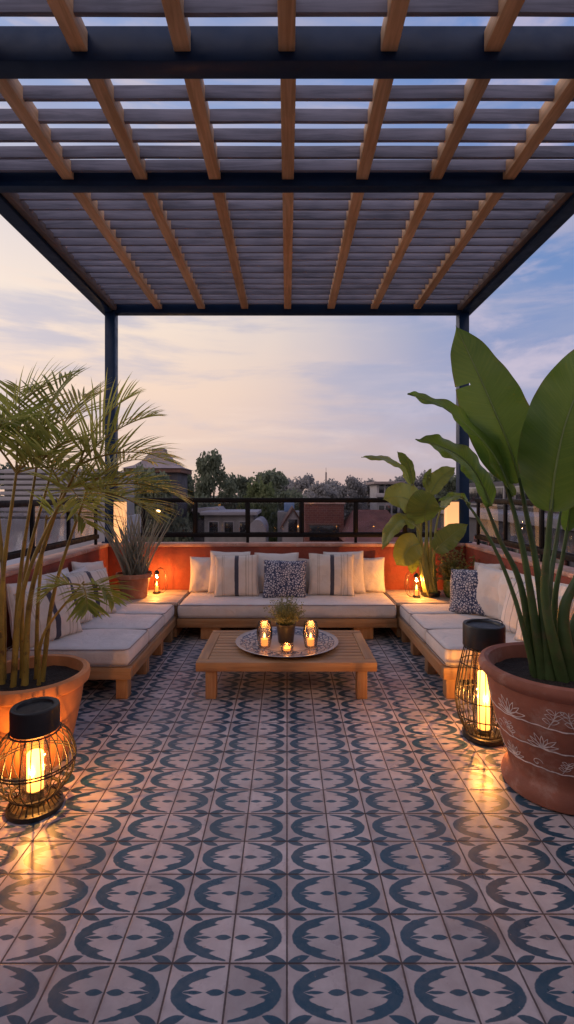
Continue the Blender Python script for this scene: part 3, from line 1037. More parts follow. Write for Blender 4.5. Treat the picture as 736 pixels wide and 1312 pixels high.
# ------------------------------------------------------------------ left pot + palm
def pot(parent, L, prof, soil_r, soil_z, mat):
    MB().lathe(prof, L, 72, wob=.004).build('pot', mat, parent)
    m = MB()
    vs, fs = [(0, 0, soil_z)], []
    n, rg = 40, 8
    for i in range(1, rg + 1):
        for k in range(n):
            a = 2 * PI * k / n
            rr = soil_r * i / rg
            vs.append((rr * math.cos(a), rr * math.sin(a), soil_z + .012 * mnoise.noise(Vector((rr * math.cos(a) * 20, rr * math.sin(a) * 20, 0)))))
    for k in range(n):
        fs.append([0, 1 + k, 1 + (k + 1) % n])
    for i in range(rg - 1):
        for k in range(n):
            a, b = 1 + i * n, 1 + (i + 1) * n
            fs.append([a + k, b + k, b + (k + 1) % n, a + (k + 1) % n])
    m.add([Vector(p) + Vector(L) for p in vs], fs)
    m.build('soil', M['soil'], parent)


def frond(mb, b, az, el, L, droop, rnd, leafL=.30, twist=0.0, bare=.22, wid=.0092):
    p = Vector(b)
    n = 20
    st = L / n
    az, el = R(az), R(el)
    pts, tans = [p.copy()], []
    for i in range(n):
        d = Vector((math.cos(az) * math.cos(el), math.sin(az) * math.cos(el), math.sin(el)))
        p = p + d * st
        pts.append(p.copy())
        tans.append(d)
        el -= .75 * droop / n * (1.0 + 1.5 * i / n)
        az += twist / n
    tans.append(tans[-1])
    mb.tube(pts, [.0075 * (1 - .8 * i / n) for i in range(n + 1)], 5, mi=1)
    k0 = int(n * bare)
    for i in range(k0, n + 1):
        for sub in (0,):
            q = pts[i] + (tans[i] * st * sub if i < n else Vector())
            t = (i + sub - k0) / (n - k0)
            ll = leafL * (.45 + .9 * math.sin(PI * min(1, (t * .8 + .18)))) * rnd.uniform(.82, 1.1)
            T = tans[i]
            side = T.cross(Vector((0, 0, 1)))
            if side.length < .05:
                side = Vector((1, 0, 0))
            side.normalize()
            up = side.cross(T).normalized()
            for sg in (-1, 1):
                fw = .55 + .75 * t
                d = (side * sg * 1.0 + T * fw + up * (.55 - .35 * t) + Vector((rnd.gauss(0, .09), rnd.gauss(0, .09), rnd.gauss(0, .09)))).normalized()
                m = 5
                w = wid * rnd.uniform(.8, 1.15)
                c = q.copy()
                vs = []
                for s in range(m + 1):
                    ww = w * (0.35, .9, 1.0, .85, .5, .04)[s]
                    nn = d.cross(up)
                    if nn.length < 1e-3:
                        nn = side.copy()
                    nn.normalize()
                    fold = up * ww * .35
                    vs += [c + nn * ww + fold, c, c - nn * ww + fold]
                    c = c + d * ll / m
                    d = (d + Vector((0, 0, -.03 - .02 * s)) * rnd.uniform(.5, 1.5)).normalized()
                fs = []
                for s in range(m):
                    fs += [[s * 3, s * 3 + 1, s * 3 + 4, s * 3 + 3], [s * 3 + 1, s * 3 + 2, s * 3 + 5, s * 3 + 4]]
                mb.add(vs, fs)


PL = Vector((-1.575, 3.02, 0))
pp = thing('potted_palm', PL, 'feathery areca palm with yellow canes in a round orange terracotta pot', 'potted plant')
pot(pp, PL, [(.20, .001), (.215, .02), (.245, .15), (.283, .33), (.302, .455), (.315, .462), (.332, .475), (.338, .51), (.334, .535), (.318, .545), (.296, .54), (.288, .50), (.282, .44)], .286, .475, M['terracotta_b'])
rnd = random.Random(21)
canes = [  # foot offset, top position (x, y, z), radius
    ((-.17, -.02), P(22, 600, 2.98), .015), ((-.14, .05), P(48, 592, 3.08), .014), ((-.02, -.04), P(82, 625, 2.95), .017),
    ((.05, .03), P(114, 622, 3.02), .013), ((-.08, -.06), P(104, 590, 2.90), .014), ((-.10, .08), P(70, 590, 3.14), .013),
    ((.0, .06), P(60, 660, 3.12), .012), ((-.20, .05), P(-10, 580, 3.10), .014), ((.06, -.03), P(108, 745, 2.97), .010)]
tops = []
for (ox, oy), top, rad in canes:
    b = PL + Vector((ox, oy, .46))
    mid = b.lerp(top, .45) + Vector((rnd.uniform(-.03, .03), rnd.uniform(-.03, .03), 0)) + Vector(((b.x - top.x) * .22, 0, .04))
    c = catmull([b, mid, top], 24)
    rs = []
    for i in range(25):
        k = 1.22 - .72 * i / 24
        if i % 5 == 0:
            k *= 1.13
        rs.append(rad * k)
    MB().tube(c, rs, 9).build('cane', M['cane'], pp)
    tops.append((top, (c[-1] - c[-3]).normalized()))
FR = [  # cane, azimuth, elevation, length, droop
    (0, 100, 78, .70, .7), (0, 200, 62, .8, 1.0), (0, 30, 70, .66, .8), (0, 330, 34, .5, .9), (0, 350, 20, .5, .9),
    (1, 60, 84, .68, .6), (1, 165, 60, .75, 1.0), (1, 330, 44, .55, 1.0),
    (2, 20, 34, .5, 1.0), (2, 140, 60, .5, 1.0), (2, 300, 16, .42, .8), (2, 70, 24, .45, .9),
    (3, 8, 16, .56, .7), (3, 50, 52, .55, .9), (3, 345, -8, .46, .5),
    (4, 2, 48, .52, .55), (4, 20, 70, .52, .6), (4, 355, 24, .54, .75),
    (5, 85, 76, .62, .7), (5, 200, 60, .6, 1.0),
    (6, 345, 30, .36, 1.1),
    (7, 30, 72, .75, .8), (7, 320, 54, .55, 1.1),
    (8, 350, 18, .26, 1.1), (8, 200, 20, .22, 1.1), (8, 310, 6, .24, 1.1)]
for ci, az, el, ln, dr in FR:
    b, d = tops[ci]
    mb = MB()
    frond(mb, b - d * .03, az + rnd.uniform(-8, 8), el + rnd.uniform(-4, 4), ln, dr, rnd, leafL=.27 if ci < 8 else .15, twist=rnd.uniform(-.3, .3), bare=.18 if ci < 8 else .3)
    mb.build('frond', [M['frond'], M['cane']], pp)


# ------------------------------------------------------------------ paddle leaves
def paddle(mb, pts, W, nh, fold=.35, wave=.012, n=60, m=7, splits=(), asym=1.0, curl=0.0, rnd=random, pw=.62, rib=.008):
    c = catmull(pts, n)
    nh = Vector(nh)
    rows = []
    ph = rnd.uniform(0, 6)
    for i, p in enumerate(c):
        T = (c[min(i + 1, n)] - c[max(i - 1, 0)]).normalized()
        Sd = T.cross(nh).normalized()
        N = Sd.cross(T).normalized()
        s = i / n
        w = W * (math.sin(PI * min(1, s ** .72 * .985 + .012))) ** pw
        if s > .85:
            w *= (1 - ((s - .85) / .15) ** 2) * .85 + .15 * (1 - (s - .85) / .15)
        row = []
        for j in range(-m, m + 1):
            q = j / m
            ww = w * (asym if q > 0 else 1.0)
            f = fold
            off = Sd * (q * ww * math.cos(f)) + N * (abs(q) * ww * math.sin(f))
            off += N * (-curl * q * q * ww)
            off += N * (wave * math.sin(s * 19 + ph + (1.7 if q > 0 else 0)) * q * q + .35 * wave * math.sin(s * 47 + ph) * abs(q) ** 3)
            row.append(p + off)
        rows.append(row)
    k = len(mb.v)
    vs = [q for r in rows for q in r]
    fs = []
    cols = 2 * m + 1
    for i in range(n):
        for j in range(cols - 1):
            q = (j + .5) - m
            skip = False
            for (s, sg, depth) in splits:
                if i == int(s * n) and q * sg > 0 and abs(q) / m > 1 - depth:
                    skip = True
            if not skip:
                fs.append([i * cols + j, i * cols + j + 1, (i + 1) * cols + j + 1, (i + 1) * cols + j])
    for i in range(n + 1):
        for j in range(cols):
            mb.uv[k + i * cols + j] = (i / n, abs(j - m) / m)
    mb.add(vs, fs)
    mb.tube([p - Vector((0, 0, .001)) for p in c], [rib * (1 - .85 * i / n) for i in range(n + 1)], 6, mi=1)


def plant_leaf(parent, stalk_pts, rads, blade_pts, W, nh, mats, **kw):
    mb = MB()
    paddle(mb, blade_pts, W, nh, **kw)
    o = mb.build('leaf', mats[:2], parent, angle=0)
    sp = catmull(stalk_pts, 28)
    rs = []
    for i in range(29):
        t = i / 28 * (len(rads) - 1)
        j = min(int(t), len(rads) - 2)
        rs.append(rads[j] * (1 - (t - j)) + rads[j + 1] * (t - j))
    sm = MB().tube(sp, rs, 10, flat=.75)
    sm.build('stalk', mats[2], o)
    return o


PR = Vector((1.525, 2.76, 0))
bp_ = thing('potted_banana_plant', PR, 'tall plant with huge paddle leaves in a white-painted terracotta urn', 'potted plant')
pot_prof = [(.275, .001), (.290, .012), (.294, .045), (.284, .075), (.262, .095), (.254, .115), (.262, .15), (.292, .24), (.328, .36), (.358, .48), (.374, .575), (.378, .60), (.392, .612), (.412, .63), (.418, .655), (.408, .678), (.386, .686), (.362, .676), (.350, .64), (.340, .58)]
pot(bp_, PR, pot_prof, .343, .60, M['urn'])


def pot_r(z):
    pr = [p for p in pot_prof[5:12]]
    for (r0, z0), (r1, z1) in zip(pr[:-1], pr[1:]):
        if z0 <= z <= z1:
            return r0 + (r1 - r0) * (z - z0) / (z1 - z0)
    return pr[-1][0] if z > pr[-1][1] else pr[0][0]


fz = MB()


def stroke(poly, w=.0028):
    vs, fs = [], []
    k = len(poly)
    P3 = []
    for (a, z) in poly:
        rr = pot_r(z) + .0022
        P3.append(PR + Vector((rr * math.cos(a), rr * math.sin(a), z)))
    for i, p in enumerate(P3):
        T = (P3[min(i + 1, k - 1)] - P3[max(i - 1, 0)])
        if T.length < 1e-9:
            T = Vector((1, 0, 0))
        T.normalize()
        Nn = Vector((p.x - PR.x, p.y - PR.y, 0)).normalized()
        s = T.cross(Nn).normalized() * w * (1.0 if 0 < i < k - 1 else .5) * random.uniform(.7, 1.2)
        vs += [p + s, p - s]
    for i in range(k - 1):
        fs.append([i * 2, i * 2 + 1, i * 2 + 3, i * 2 + 2])
    fz.add(vs, fs)


rnd = random.Random(5)
for zb, hh in ((.452, .105), (.325, .085), (.205, .075)):
    stroke([(2 * PI * i / 140, zb + .004 * math.sin(i * .31) + .002 * math.sin(i * 1.3)) for i in range(141)], .0032)
    a = zb * 3
    a_end = a + 2 * PI - .25
    seq = 0
    while a < a_end:
        kind = 'lfslfllfs'[(seq + int(zb * 20)) % 9]
        seq += 1
        rr = pot_r(zb + .03)
        S1 = hh / rr
        if kind == 'f':
            for k in range(7):
                an = R(15 + k * 25)
                ln = hh * rnd.uniform(.75, 1.0)
                pts = []
                for t in [i / 10 for i in range(11)]:
                    wv = .22 * math.sin(PI * t)
                    for_side = (math.cos(an), math.sin(an))
                    pts.append((for_side, t, wv))
                poly = [(a + S1 * .9 + (fs_[0] * t * ln - fs_[1] * wv * ln * .5) / rr, zb + .006 + (fs_[1] * t * ln + fs_[0] * wv * ln * .5)) for fs_, t, wv in pts]
                poly += [(a + S1 * .9 + (fs_[0] * t * ln + fs_[1] * wv * ln * .5) / rr, zb + .006 + (fs_[1] * t * ln - fs_[0] * wv * ln * .5)) for fs_, t, wv in pts[::-1]]
                stroke(poly, .0018)
            a += S1 * 2.0
        elif kind == 'l':
            sgn = rnd.choice((-1, 1))
            stem = [(a + S1 * .5 + sgn * .35 * S1 * math.sin(t * 1.6), zb + hh * t) for t in [i / 8 for i in range(9)]]
            stroke(stem, .002)
            for t0 in (.35, .6, .85):
                for sg in (-1, 1):
                    bx, bz = stem[int(t0 * 8)]
                    poly = []
                    for t in [i / 6 for i in range(7)]:
                        poly.append((bx + sg * S1 * .36 * t, bz + hh * (.18 * t + .14 * math.sin(PI * t))))
                    for t in [i / 6 for i in range(6, -1, -1)]:
                        poly.append((bx + sg * S1 * .36 * t, bz + hh * (.18 * t - .06 * math.sin(PI * t))))
                    stroke(poly, .0016)
            a += S1 * 1.15
        else:
            poly = [(a + S1 * (.45 + .38 * (1 - t) * math.cos(t * 7)), zb + hh * (.4 + .36 * (1 - t) * math.sin(t * 7))) for t in [i / 22 for i in range(23)]]
            stroke(poly, .002)
            a += S1 * 1.05
        a += rnd.uniform(.0, .12)
potobj = [c for c in bp_.children if c.name.startswith('pot')][0]
fz.build('painted_frieze', M['chalk'], potobj, smooth=False)

PM = [M['paddle'], M['rib'], M['stalk']]
rnd = random.Random(8)
foot = lambda dx, dy: PR + Vector((dx, dy, .58))
TOCAM = Vector((-.35, -1, .25))
# two broad upright blades
plant_leaf(bp_, [foot(-.05, -.02), P(690, 740, 2.74), P(675, 660, 2.74), P(666, 612, 2.75)], [.034, .020, .014, .010],
           [P(667, 618, 2.75), P(652, 570, 2.76), P(632, 522, 2.79), P(608, 468, 2.84), P(584, 417, 2.92)], .195, (-.25, -1, .1), PM, fold=.22, wave=.010, splits=((.66, -1, .55),), rnd=rnd, asym=.9, n=90)
plant_leaf(bp_, [foot(.01, -.04), P(699, 770, 2.66), P(703, 690, 2.63), P(707, 640, 2.62)], [.036, .024, .017, .012],
           [P(705, 655, 2.62), P(713, 595, 2.61), P(727, 535, 2.61), P(752, 480, 2.63), P(790, 432, 2.70)], .225, (-.1, -1, .12), PM, fold=.20, wave=.012, rnd=rnd, n=90, asym=.9)
# two arching blades seen from the side
plant_leaf(bp_, [foot(-.08, .0), P(676, 735, 2.72), P(660, 660, 2.72), P(640, 596, 2.72)], [.032, .019, .013, .009],
           [P(657, 636, 2.72), P(632, 582, 2.72), P(598, 545, 2.72), P(560, 517, 2.70), P(522, 505, 2.66)], .115, (.30, -.60, .80), PM, fold=.30, wave=.014, rnd=rnd, curl=.15, n=90)
plant_leaf(bp_, [foot(-.10, .05), P(668, 752, 2.78), P(640, 690, 2.80), P(617, 630, 2.80)], [.030, .018, .012, .008],
           [P(630, 648, 2.80), P(610, 607, 2.80), P(588, 584, 2.80), P(560, 570, 2.78), P(533, 562, 2.75)], .105, (.25, -.75, .65), PM, fold=.32, wave=.012, rnd=rnd, curl=.2, n=90)
# thin arching stalk with a small blade, short bud leaf, side leaves leaving the frame
plant_leaf(bp_, [foot(-.11, .02), P(664, 780, 2.74), P(640, 715, 2.75), P(612, 664, 2.76), P(598, 645, 2.76)], [.022, .013, .010, .008, .006],
           [P(602, 647, 2.76), P(592, 637, 2.76), P(578, 636, 2.76), P(562, 642, 2.76)], .035, (.1, -.4, 1), PM, fold=.3, wave=.006, rnd=rnd, n=40)
plant_leaf(bp_, [foot(.03, .03), P(711, 775, 2.80), P(721, 715, 2.80), P(728, 672, 2.80)], [.030, .018, .012, .010],
           [P(727, 680, 2.80), P(729, 664, 2.79), P(731, 650, 2.78), P(734, 634, 2.77)], .055, (-.5, -1, .2), PM, fold=.75, wave=.006, rnd=rnd, n=40)
plant_leaf(bp_, [foot(.07, -.03), P(722, 790, 2.70), P(742, 735, 2.70), P(770, 660, 2.72)], [.042, .032, .022, .014],
           [P(764, 675, 2.72), P(790, 600, 2.74), P(830, 540, 2.76), P(880, 510, 2.78)], .17, (-.5, -.6, .8), PM, fold=.25, wave=.012, rnd=rnd)
plant_leaf(bp_, [foot(.09, .05), P(735, 800, 2.84), P(762, 755, 2.88), P(800, 690, 2.95)], [.036, .024, .016, .010],
           [P(790, 705, 2.94), P(830, 650, 3.0), P(875, 620, 3.1), P(915, 625, 3.15)], .15, (-.2, -.5, .9), PM, fold=.25, wave=.012, rnd=rnd)
plant_leaf(bp_, [foot(.0, .09), P(704, 760, 2.92), P(712, 700, 3.0), P(722, 640, 3.1)], [.032, .020, .013, .010],
           [P(720, 650, 3.08), P(738, 580, 3.15), P(765, 520, 3.2), P(800, 480, 3.3)], .16, (-.4, -1, .2), PM, fold=.22, wave=.012, rnd=rnd)

# ------------------------------------------------------------------ corner banana plant
B0 = Vector((1.715, 5.86, .411))
cb = thing('banana_plant', B0, 'young banana plant with yellow lit stems on the right corner deck', 'potted plant')
MB().lathe([(.085, 0), (.105, .008), (.118, .045), (.122, .055), (.117, .058), (.105, .03), (0, .025)], B0, 40).build('dish', M['darkpot'], cb)
BM = [M['banana'], M['rib'], M['banana_stalk']]
bf = lambda dx, dy: B0 + Vector((dx, dy, .026))
rnd = random.Random(4)
Yc = 5.84
spec = [
    ([bf(-.05, 0), P(538, 700, Yc), P(530, 640, Yc), P(522, 612, Yc)], [P(527, 622, Yc), P(514, 598, Yc - .05), P(490, 587, Yc - .1), P(463, 586, Yc - .15)], .10, (.2, -.5, .85), dict(curl=.3)),
    ([bf(-.02, .03), P(540, 700, Yc + .1), P(534, 640, Yc + .1), P(529, 616, Yc + .1)], [P(529, 620, Yc + .1), P(525, 600, Yc + .1), P(518, 588, Yc + .1), P(509, 578, Yc + .1)], .075, (-.7, -.8, .1), {}),
    ([bf(-.06, -.02), P(538, 715, Yc - .1), P(540, 668, Yc - .15), P(534, 645, Yc - .2)], [P(538, 648, Yc - .2), P(524, 640, Yc - .25), P(508, 636, Yc - .3), P(491, 640, Yc - .32)], .20, (-.2, -1, .55), dict(curl=.2)),
    ([bf(.0, -.06), P(545, 715, Yc - .15), P(547, 680, Yc - .2), P(546, 660, Yc - .22)], [P(545, 668, Yc - .25), P(545, 655, Yc - .32), P(548, 643, Yc - .38), P(556, 634, Yc - .42)], .235, (.1, -1, .35), dict(curl=.25, pw=.5)),
    ([bf(.03, .03), P(552, 700, Yc + .1), P(553, 650, Yc + .1), P(552, 628, Yc + .1)], [P(551, 634, Yc + .1), P(560, 618, Yc + .1), P(571, 607, Yc + .1), P(584, 599, Yc + .1)], .12, (-.6, -1, .3), {}),
    ([bf(.01, .05), P(547, 690, Yc + .15), P(547, 640, Yc + .15), P(546, 622, Yc + .15)], [P(546, 626, Yc + .15), P(547, 616, Yc + .15), P(549, 608, Yc + .15), P(553, 600, Yc + .15)], .05, (-.5, -1, .2), {}),
    ([bf(-.06, -.05), P(543, 715, Yc - .2), P(537, 680, Yc - .3), P(522, 668, Yc - .35)], [P(532, 674, Yc - .33), P(516, 666, Yc - .38), P(501, 680, Yc - .42), P(490, 704, Yc - .45)], .12, (-.45, -.6, .7), dict(curl=.2)),
    ([bf(-.05, -.06), P(545, 735, Yc - .15), P(541, 705, Yc - .2), P(532, 698, Yc - .25)], [P(538, 696, Yc - .25), P(527, 700, Yc - .3), P(518, 712, Yc - .33), P(508, 724, Yc - .34)], .17, (-.3, -1, .35), dict(curl=.15, pw=.5)),
    ([bf(-.04, -.07), P(545, 745, Yc - .15), P(540, 722, Yc - .2), P(534, 716, Yc - .22)], [P(537, 716, Yc - .22), P(532, 718, Yc - .24), P(529, 725, Yc - .26), P(528, 736, Yc - .27)], .075, (-.2, -1, .4), dict(curl=.15)),
    ([bf(.05, -.04), P(553, 735, Yc - .1), P(556, 710, Yc - .15), P(562, 700, Yc - .2)], [P(557, 706, Yc - .18), P(570, 694, Yc - .22), P(584, 682, Yc - .25), P(600, 672, Yc - .28)], .15, (-.35, -.8, .65), dict(curl=.1)),
    ([bf(.06, 0), P(556, 715, Yc), P(560, 670, Yc), P(568, 645, Yc)], [P(565, 652, Yc), P(574, 640, Yc - .05), P(586, 636, Yc - .1), P(600, 640, Yc - .15)], .10, (-.1, -.5, .9), dict(curl=.25)),
]
for st, bl, W, nh, kw in spec:
    plant_leaf(cb, st, [.030, .018, .012, .008], bl, W, nh, BM, fold=.25, wave=.01, n=40, m=5, rnd=rnd, rib=.006, **kw)

# green glazed pot with a bushy plant
G0 = Vector((1.955, 5.80, .411))
gp = thing('potted_bush', G0, 'bushy leafy plant in a green glazed pot on the right corner deck', 'potted plant')
MB().lathe([(.06, 0), (.075, .006), (.10, .06), (.108, .13), (.098, .20), (.092, .215), (.10, .225), (.092, .23), (.082, .215), (0, .205)], G0, 40).build('pot', M['glaze'], gp)
hm = MB()
rnd = random.Random(14)
for i in range(90):
    az, el = rnd.uniform(0, 2 * PI), R(rnd.uniform(8, 88))
    L = rnd.uniform(.16, .42)
    d = Vector((math.cos(az) * math.cos(el), math.sin(az) * math.cos(el), math.sin(el)))
    b = G0 + Vector((rnd.uniform(-.06, .06), rnd.uniform(-.06, .06), .20))
    hm.tube([b, b + d * L * .5 + Vector((0, 0, .02)), b + d * L], [.003, .002, .001], 4, cap=False)
    for k in range(9):
        q = b + d * L * rnd.uniform(.3, 1.05)
        a = Vector((rnd.gauss(0, 1), rnd.gauss(0, 1), rnd.gauss(.1, .8))).normalized() * rnd.uniform(.035, .062)
        s = a.cross(Vector((rnd.gauss(0, 1), rnd.gauss(0, 1), rnd.gauss(0, 1)))).normalized() * rnd.uniform(.008, .015)
        hm.add([q, q + a * .45 + s, q + a + Vector((0, 0, -.01)), q + a * .45 - s], [[0, 1, 2, 3]])
hm.build('foliage', M['bush'], gp, smooth=False)

# spiky plant
S0 = Vector((-1.81, 5.80, .411))
sp = thing('potted_spiky_plant', S0, 'grey-green spiky sword-leaved plant in a terracotta pot on the left corner deck', 'potted plant')
pot(sp, S0, [(.145, .001), (.15, .01), (.178, .22), (.19, .235), (.207, .24), (.21, .285), (.205, .292), (.19, .29), (.185, .26)], .187, .255, M['terracotta'])
rnd = random.Random(9)
for i in range(98):
    az = rnd.uniform(0, 2 * PI)
    el = R(rnd.triangular(52, 90, 78))
    L = rnd.uniform(.55, .98)
    b = S0 + Vector((rnd.uniform(-.12, .12), rnd.uniform(-.12, .12), .25))
    d = Vector((math.cos(az) * math.cos(el), math.sin(az) * math.cos(el), math.sin(el)))
    mb = MB()
    n = 8
    c = b.copy()
    vs = []
    sd = d.cross(Vector((math.sin(az * 3), math.cos(az * 3), .3))).normalized()
    w0 = rnd.uniform(.0075, .013)
    for s in range(n + 1):
        w = w0 * (1 - (s / n) ** 2.2) + .0006
        up = d.cross(sd)
        vs += [c + sd * w + up * w * .5, c, c - sd * w + up * w * .5]
        c = c + d * L / n
        d = (d + Vector((math.cos(az), math.sin(az), -.2)) * .025).normalized()
    fs = []
    for s in range(n):
        fs += [[s * 3, s * 3 + 1, s * 3 + 4, s * 3 + 3], [s * 3 + 1, s * 3 + 2, s * 3 + 5, s * 3 + 4]]
    mb.add(vs, fs)
    mb.build('leaf', M['sword'], sp, angle=0)


# ------------------------------------------------------------------ beyond the terrace
GZ = -6.2


def tree_proto(seed, mat, airy=0.0, h=9.0, w=6.0, leaf=.40, clumps=60, per=130):
    """crown and trunk meshes of one tree standing at the origin"""
    rnd = random.Random(seed)
    tm = MB()
    th = h * .45
    base = [Vector((0, 0, 0)), Vector((rnd.uniform(-.2, .2), rnd.uniform(-.2, .2), th * .5)), Vector((rnd.uniform(-.3, .3), rnd.uniform(-.3, .3), th)), Vector((rnd.uniform(-.4, .4), rnd.uniform(-.4, .4), h * .8))]
    tm.tube(catmull(base, 12), [.26 - .018 * i for i in range(13)], 8)
    cm = MB()
    for c in range(clumps):
        az = rnd.uniform(0, 2 * PI)
        zz = rnd.uniform(-1, 1)
        rr = math.sqrt(1 - zz * zz) * rnd.uniform(.55, 1.0)
        cz = h * (.60 + .36 * zz) if zz > 0 else h * (.60 + .42 * zz)
        cc = Vector((math.cos(az) * rr * w / 2, math.sin(az) * rr * w / 2, cz))
        cr = rnd.uniform(.45, 1.0) * w * .20
        if c % 3 == 0:
            tm.tube(catmull([base[1].lerp(base[3], rnd.uniform(.2, .9)), base[2].lerp(cc, .5) + Vector((0, 0, -.3)), cc], 8), [.09, .085, .08, .07, .06, .05, .04, .03, .02], 5)
        k = int(per * (1 - airy * rnd.random()))
        for i in range(k):
            d = Vector((rnd.gauss(0, 1), rnd.gauss(0, 1), rnd.gauss(0, .75)))
            d = d.normalized() * cr * rnd.random() ** .45
            q = cc + d
            a = Vector((rnd.gauss(0, 1), rnd.gauss(0, 1), rnd.gauss(0, 1))).normalized() * leaf * rnd.uniform(.5, 1.1)
            s = a.cross(Vector((rnd.gauss(0, 1), rnd.gauss(0, 1), rnd.gauss(0, 1)))).normalized() * leaf * rnd.uniform(.25, .5)
            cm.add([q - a * .5, q + s, q + a * .5, q - s], [[0, 1, 2, 3]])
    return tm, cm, mat


protos = {}
for key, args in {'a': (1, M['tree_a'], .2), 'b': (2, M['tree_b'], .3), 'c': (3, M['tree_c'], .2), 'd': (6, M['tree_a'], .25, 9.0, 5.2, .34, 46, 170)}.items():
    protos[key] = tree_proto(*args)
TR = 'trees beyond the terrace'


def tree(key, px, top, wpx, Y, label, rz=0.0):
    x = (px - HX) * Y / F
    zt = CH + (HY - top) * Y / F
    tm, cm, mat = protos[key]
    r = thing('tree', (x, Y, GZ), label, 'tree', TR)
    r['_o'] = (0, 0, 0)
    if isinstance(tm, MB):
        t = tm.build('trunk', M['bark'], r)
        c = cm.build('crown', mat, r, smooth=False)
        protos[key] = (t, c, mat)
    else:
        for o in (tm, cm):
            q = o.copy()
            COL.objects.link(q)
            q.parent = r
    k = (zt - GZ) / 9.0
    kw = wpx * Y / F / 6.0
    r.scale = (kw, kw, k)
    r.rotation_euler = (0, 0, rz)


tree('d', 273, 579, 72, 42, 'tall airy dark round tree standing alone above the tree line')
tree('a', 178, 604, 56, 26, 'dark leafy tree in front of the pavilion behind the palm', .6)
tree('a', 201, 609, 78, 24, 'dark leafy tree right of the pavilion, behind the spiky plant', 2.6)
tree('b', 331, 619, 62, 36, 'brighter green tree in front of the dark tree line')
dk = 'dark leafy tree in the tree line behind the roofs'
for i, (px, top, w, Y) in enumerate([(345, 606, 84, 52), (304, 612, 60, 50), (232, 606, 66, 44), (205, 620, 60, 38), (150, 612, 90, 46), (90, 606, 100, 48), (20, 600, 110, 48), (-60, 606, 100, 48),
                                     (372, 632, 60, 40), (640, 606, 90, 46), (585, 612, 70, 50), (712, 598, 100, 44), (790, 606, 110, 44), (255, 640, 70, 34), (180, 642, 70, 32), (105, 640, 80, 30)]):
    tree('a', px, top, w, Y, dk, i * 1.3)
hz = 'grey-green tree with haze painted into its leaves on the far skyline'
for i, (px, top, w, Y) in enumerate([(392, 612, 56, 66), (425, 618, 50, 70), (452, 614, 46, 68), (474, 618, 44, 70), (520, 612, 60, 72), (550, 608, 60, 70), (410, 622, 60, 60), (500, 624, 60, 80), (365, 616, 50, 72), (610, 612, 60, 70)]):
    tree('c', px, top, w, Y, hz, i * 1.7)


def win_rows(root, x0, x1, y, zs, nx, w, h, face=-1):
    for z in zs:
        for i in range(nx):
            cx = x0 + (x1 - x0) * (i + .5) / nx
            f = MB().box(cx - w / 2 - .06, cx + w / 2 + .06, y - .05, y + .02, z - .06, z + h + .06, .01).build('window', M['white_wall'], root)
            MB().box(cx - w / 2, cx + w / 2, y - .06, y - .048, z, z + h, .004).build('pane', M['window_dark'], f)


def gable_y(mb, x0, x1, y0, y1, z0, z1, over=.3):
    """ridge along Y"""
    xc = (x0 + x1) / 2
    t = .14
    vs = []
    for y in (y0 - over, y1 + over):
        vs += [(x0 - over, y, z0), (xc, y, z1), (x1 + over, y, z0), (x0 - over, y, z0 - t), (xc, y, z1 - t), (x1 + over, y, z0 - t)]
    fs = [[0, 1, 7, 6], [1, 2, 8, 7], [3, 9, 10, 4], [4, 10, 11, 5], [0, 6, 9, 3], [2, 5, 11, 8], [0, 3, 4, 1], [1, 4, 5, 2], [6, 7, 10, 9], [7, 8, 11, 10]]
    mb.add(vs, fs)


# pavilion roof with a square lantern top, behind the palm
Y = 30.0
c = P(196, 600, Y)
pv = thing('pavilion', (c.x, Y + 1.6, GZ), 'pavilion with swept mauve hip roof and square top behind the palm', 'building')
e = 1.75
m = MB()
vs, fs = [], []
lv = [(e + .12, 0), (e * .72, .22), (e * .5, .52), (e * .34, .92), (e * .235, 1.12)]
zc = c.z
for r_, z in lv:
    for sx, sy in ((-1, -1), (1, -1), (1, 1), (-1, 1)):
        vs.append((c.x + sx * r_, Y + 1.6 + sy * r_, zc + z))
for i in range(len(lv) - 1):
    for k in range(4):
        fs.append([i * 4 + k, i * 4 + (k + 1) % 4, i * 4 + 4 + (k + 1) % 4, i * 4 + 4 + k])
fs.append([3, 2, 1, 0])
m.add(vs, fs)
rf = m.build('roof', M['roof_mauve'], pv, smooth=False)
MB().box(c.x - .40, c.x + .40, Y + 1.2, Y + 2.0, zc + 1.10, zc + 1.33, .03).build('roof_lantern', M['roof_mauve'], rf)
MB().box(c.x - e, c.x + e, Y + 1.6 - e, Y + 1.6 + e, zc - .26, zc - .005, .02).build('eaves', M['roof_brown'], pv)
MB().box(c.x - 1.5, c.x + 1.5, Y + .1, Y + 3.1, GZ, zc - .262, .02).build('wall', M['facade_dark'], pv)
win_rows(pv, c.x - 1.4, c.x + 1.4, Y + .1, (-2.6, .2), 3, .5, 1.1)

# red brick block
Y = 24.0
x0, x1 = P(391, 0, Y).x, P(441, 0, Y).x
zt = P(0, 646, Y).z
bb_ = thing('brick_building', ((x0 + x1) / 2, Y, GZ), 'red brick block with flat roof and dark wide opening behind the back railing', 'building')
MB().box(x0, x1, Y, Y + 5, GZ, zt, .02).build('wall', M['brick'], bb_)
MB().box(x0 - .06, x1 + .06, Y - .06, Y + 5.06, zt, zt + .1, .02).build('coping', M['cap'], bb_)
z0, z1 = P(0, 690, Y).z, P(0, 673, Y).z
f = MB().box(x0 + .22, x1 - .25, Y - .05, Y + .02, z0 - .1, z1, .01).build('opening', M['window_dark'], bb_)
MB().box(x0 + .15, x1 - .18, Y - .09, Y - .052, z1, z1 + .09, .01).build('lintel', M['roof_brown'], f)
win_rows(bb_, x0 + .2, x1 - .2, Y, (-3.4,), 2, .6, .9)

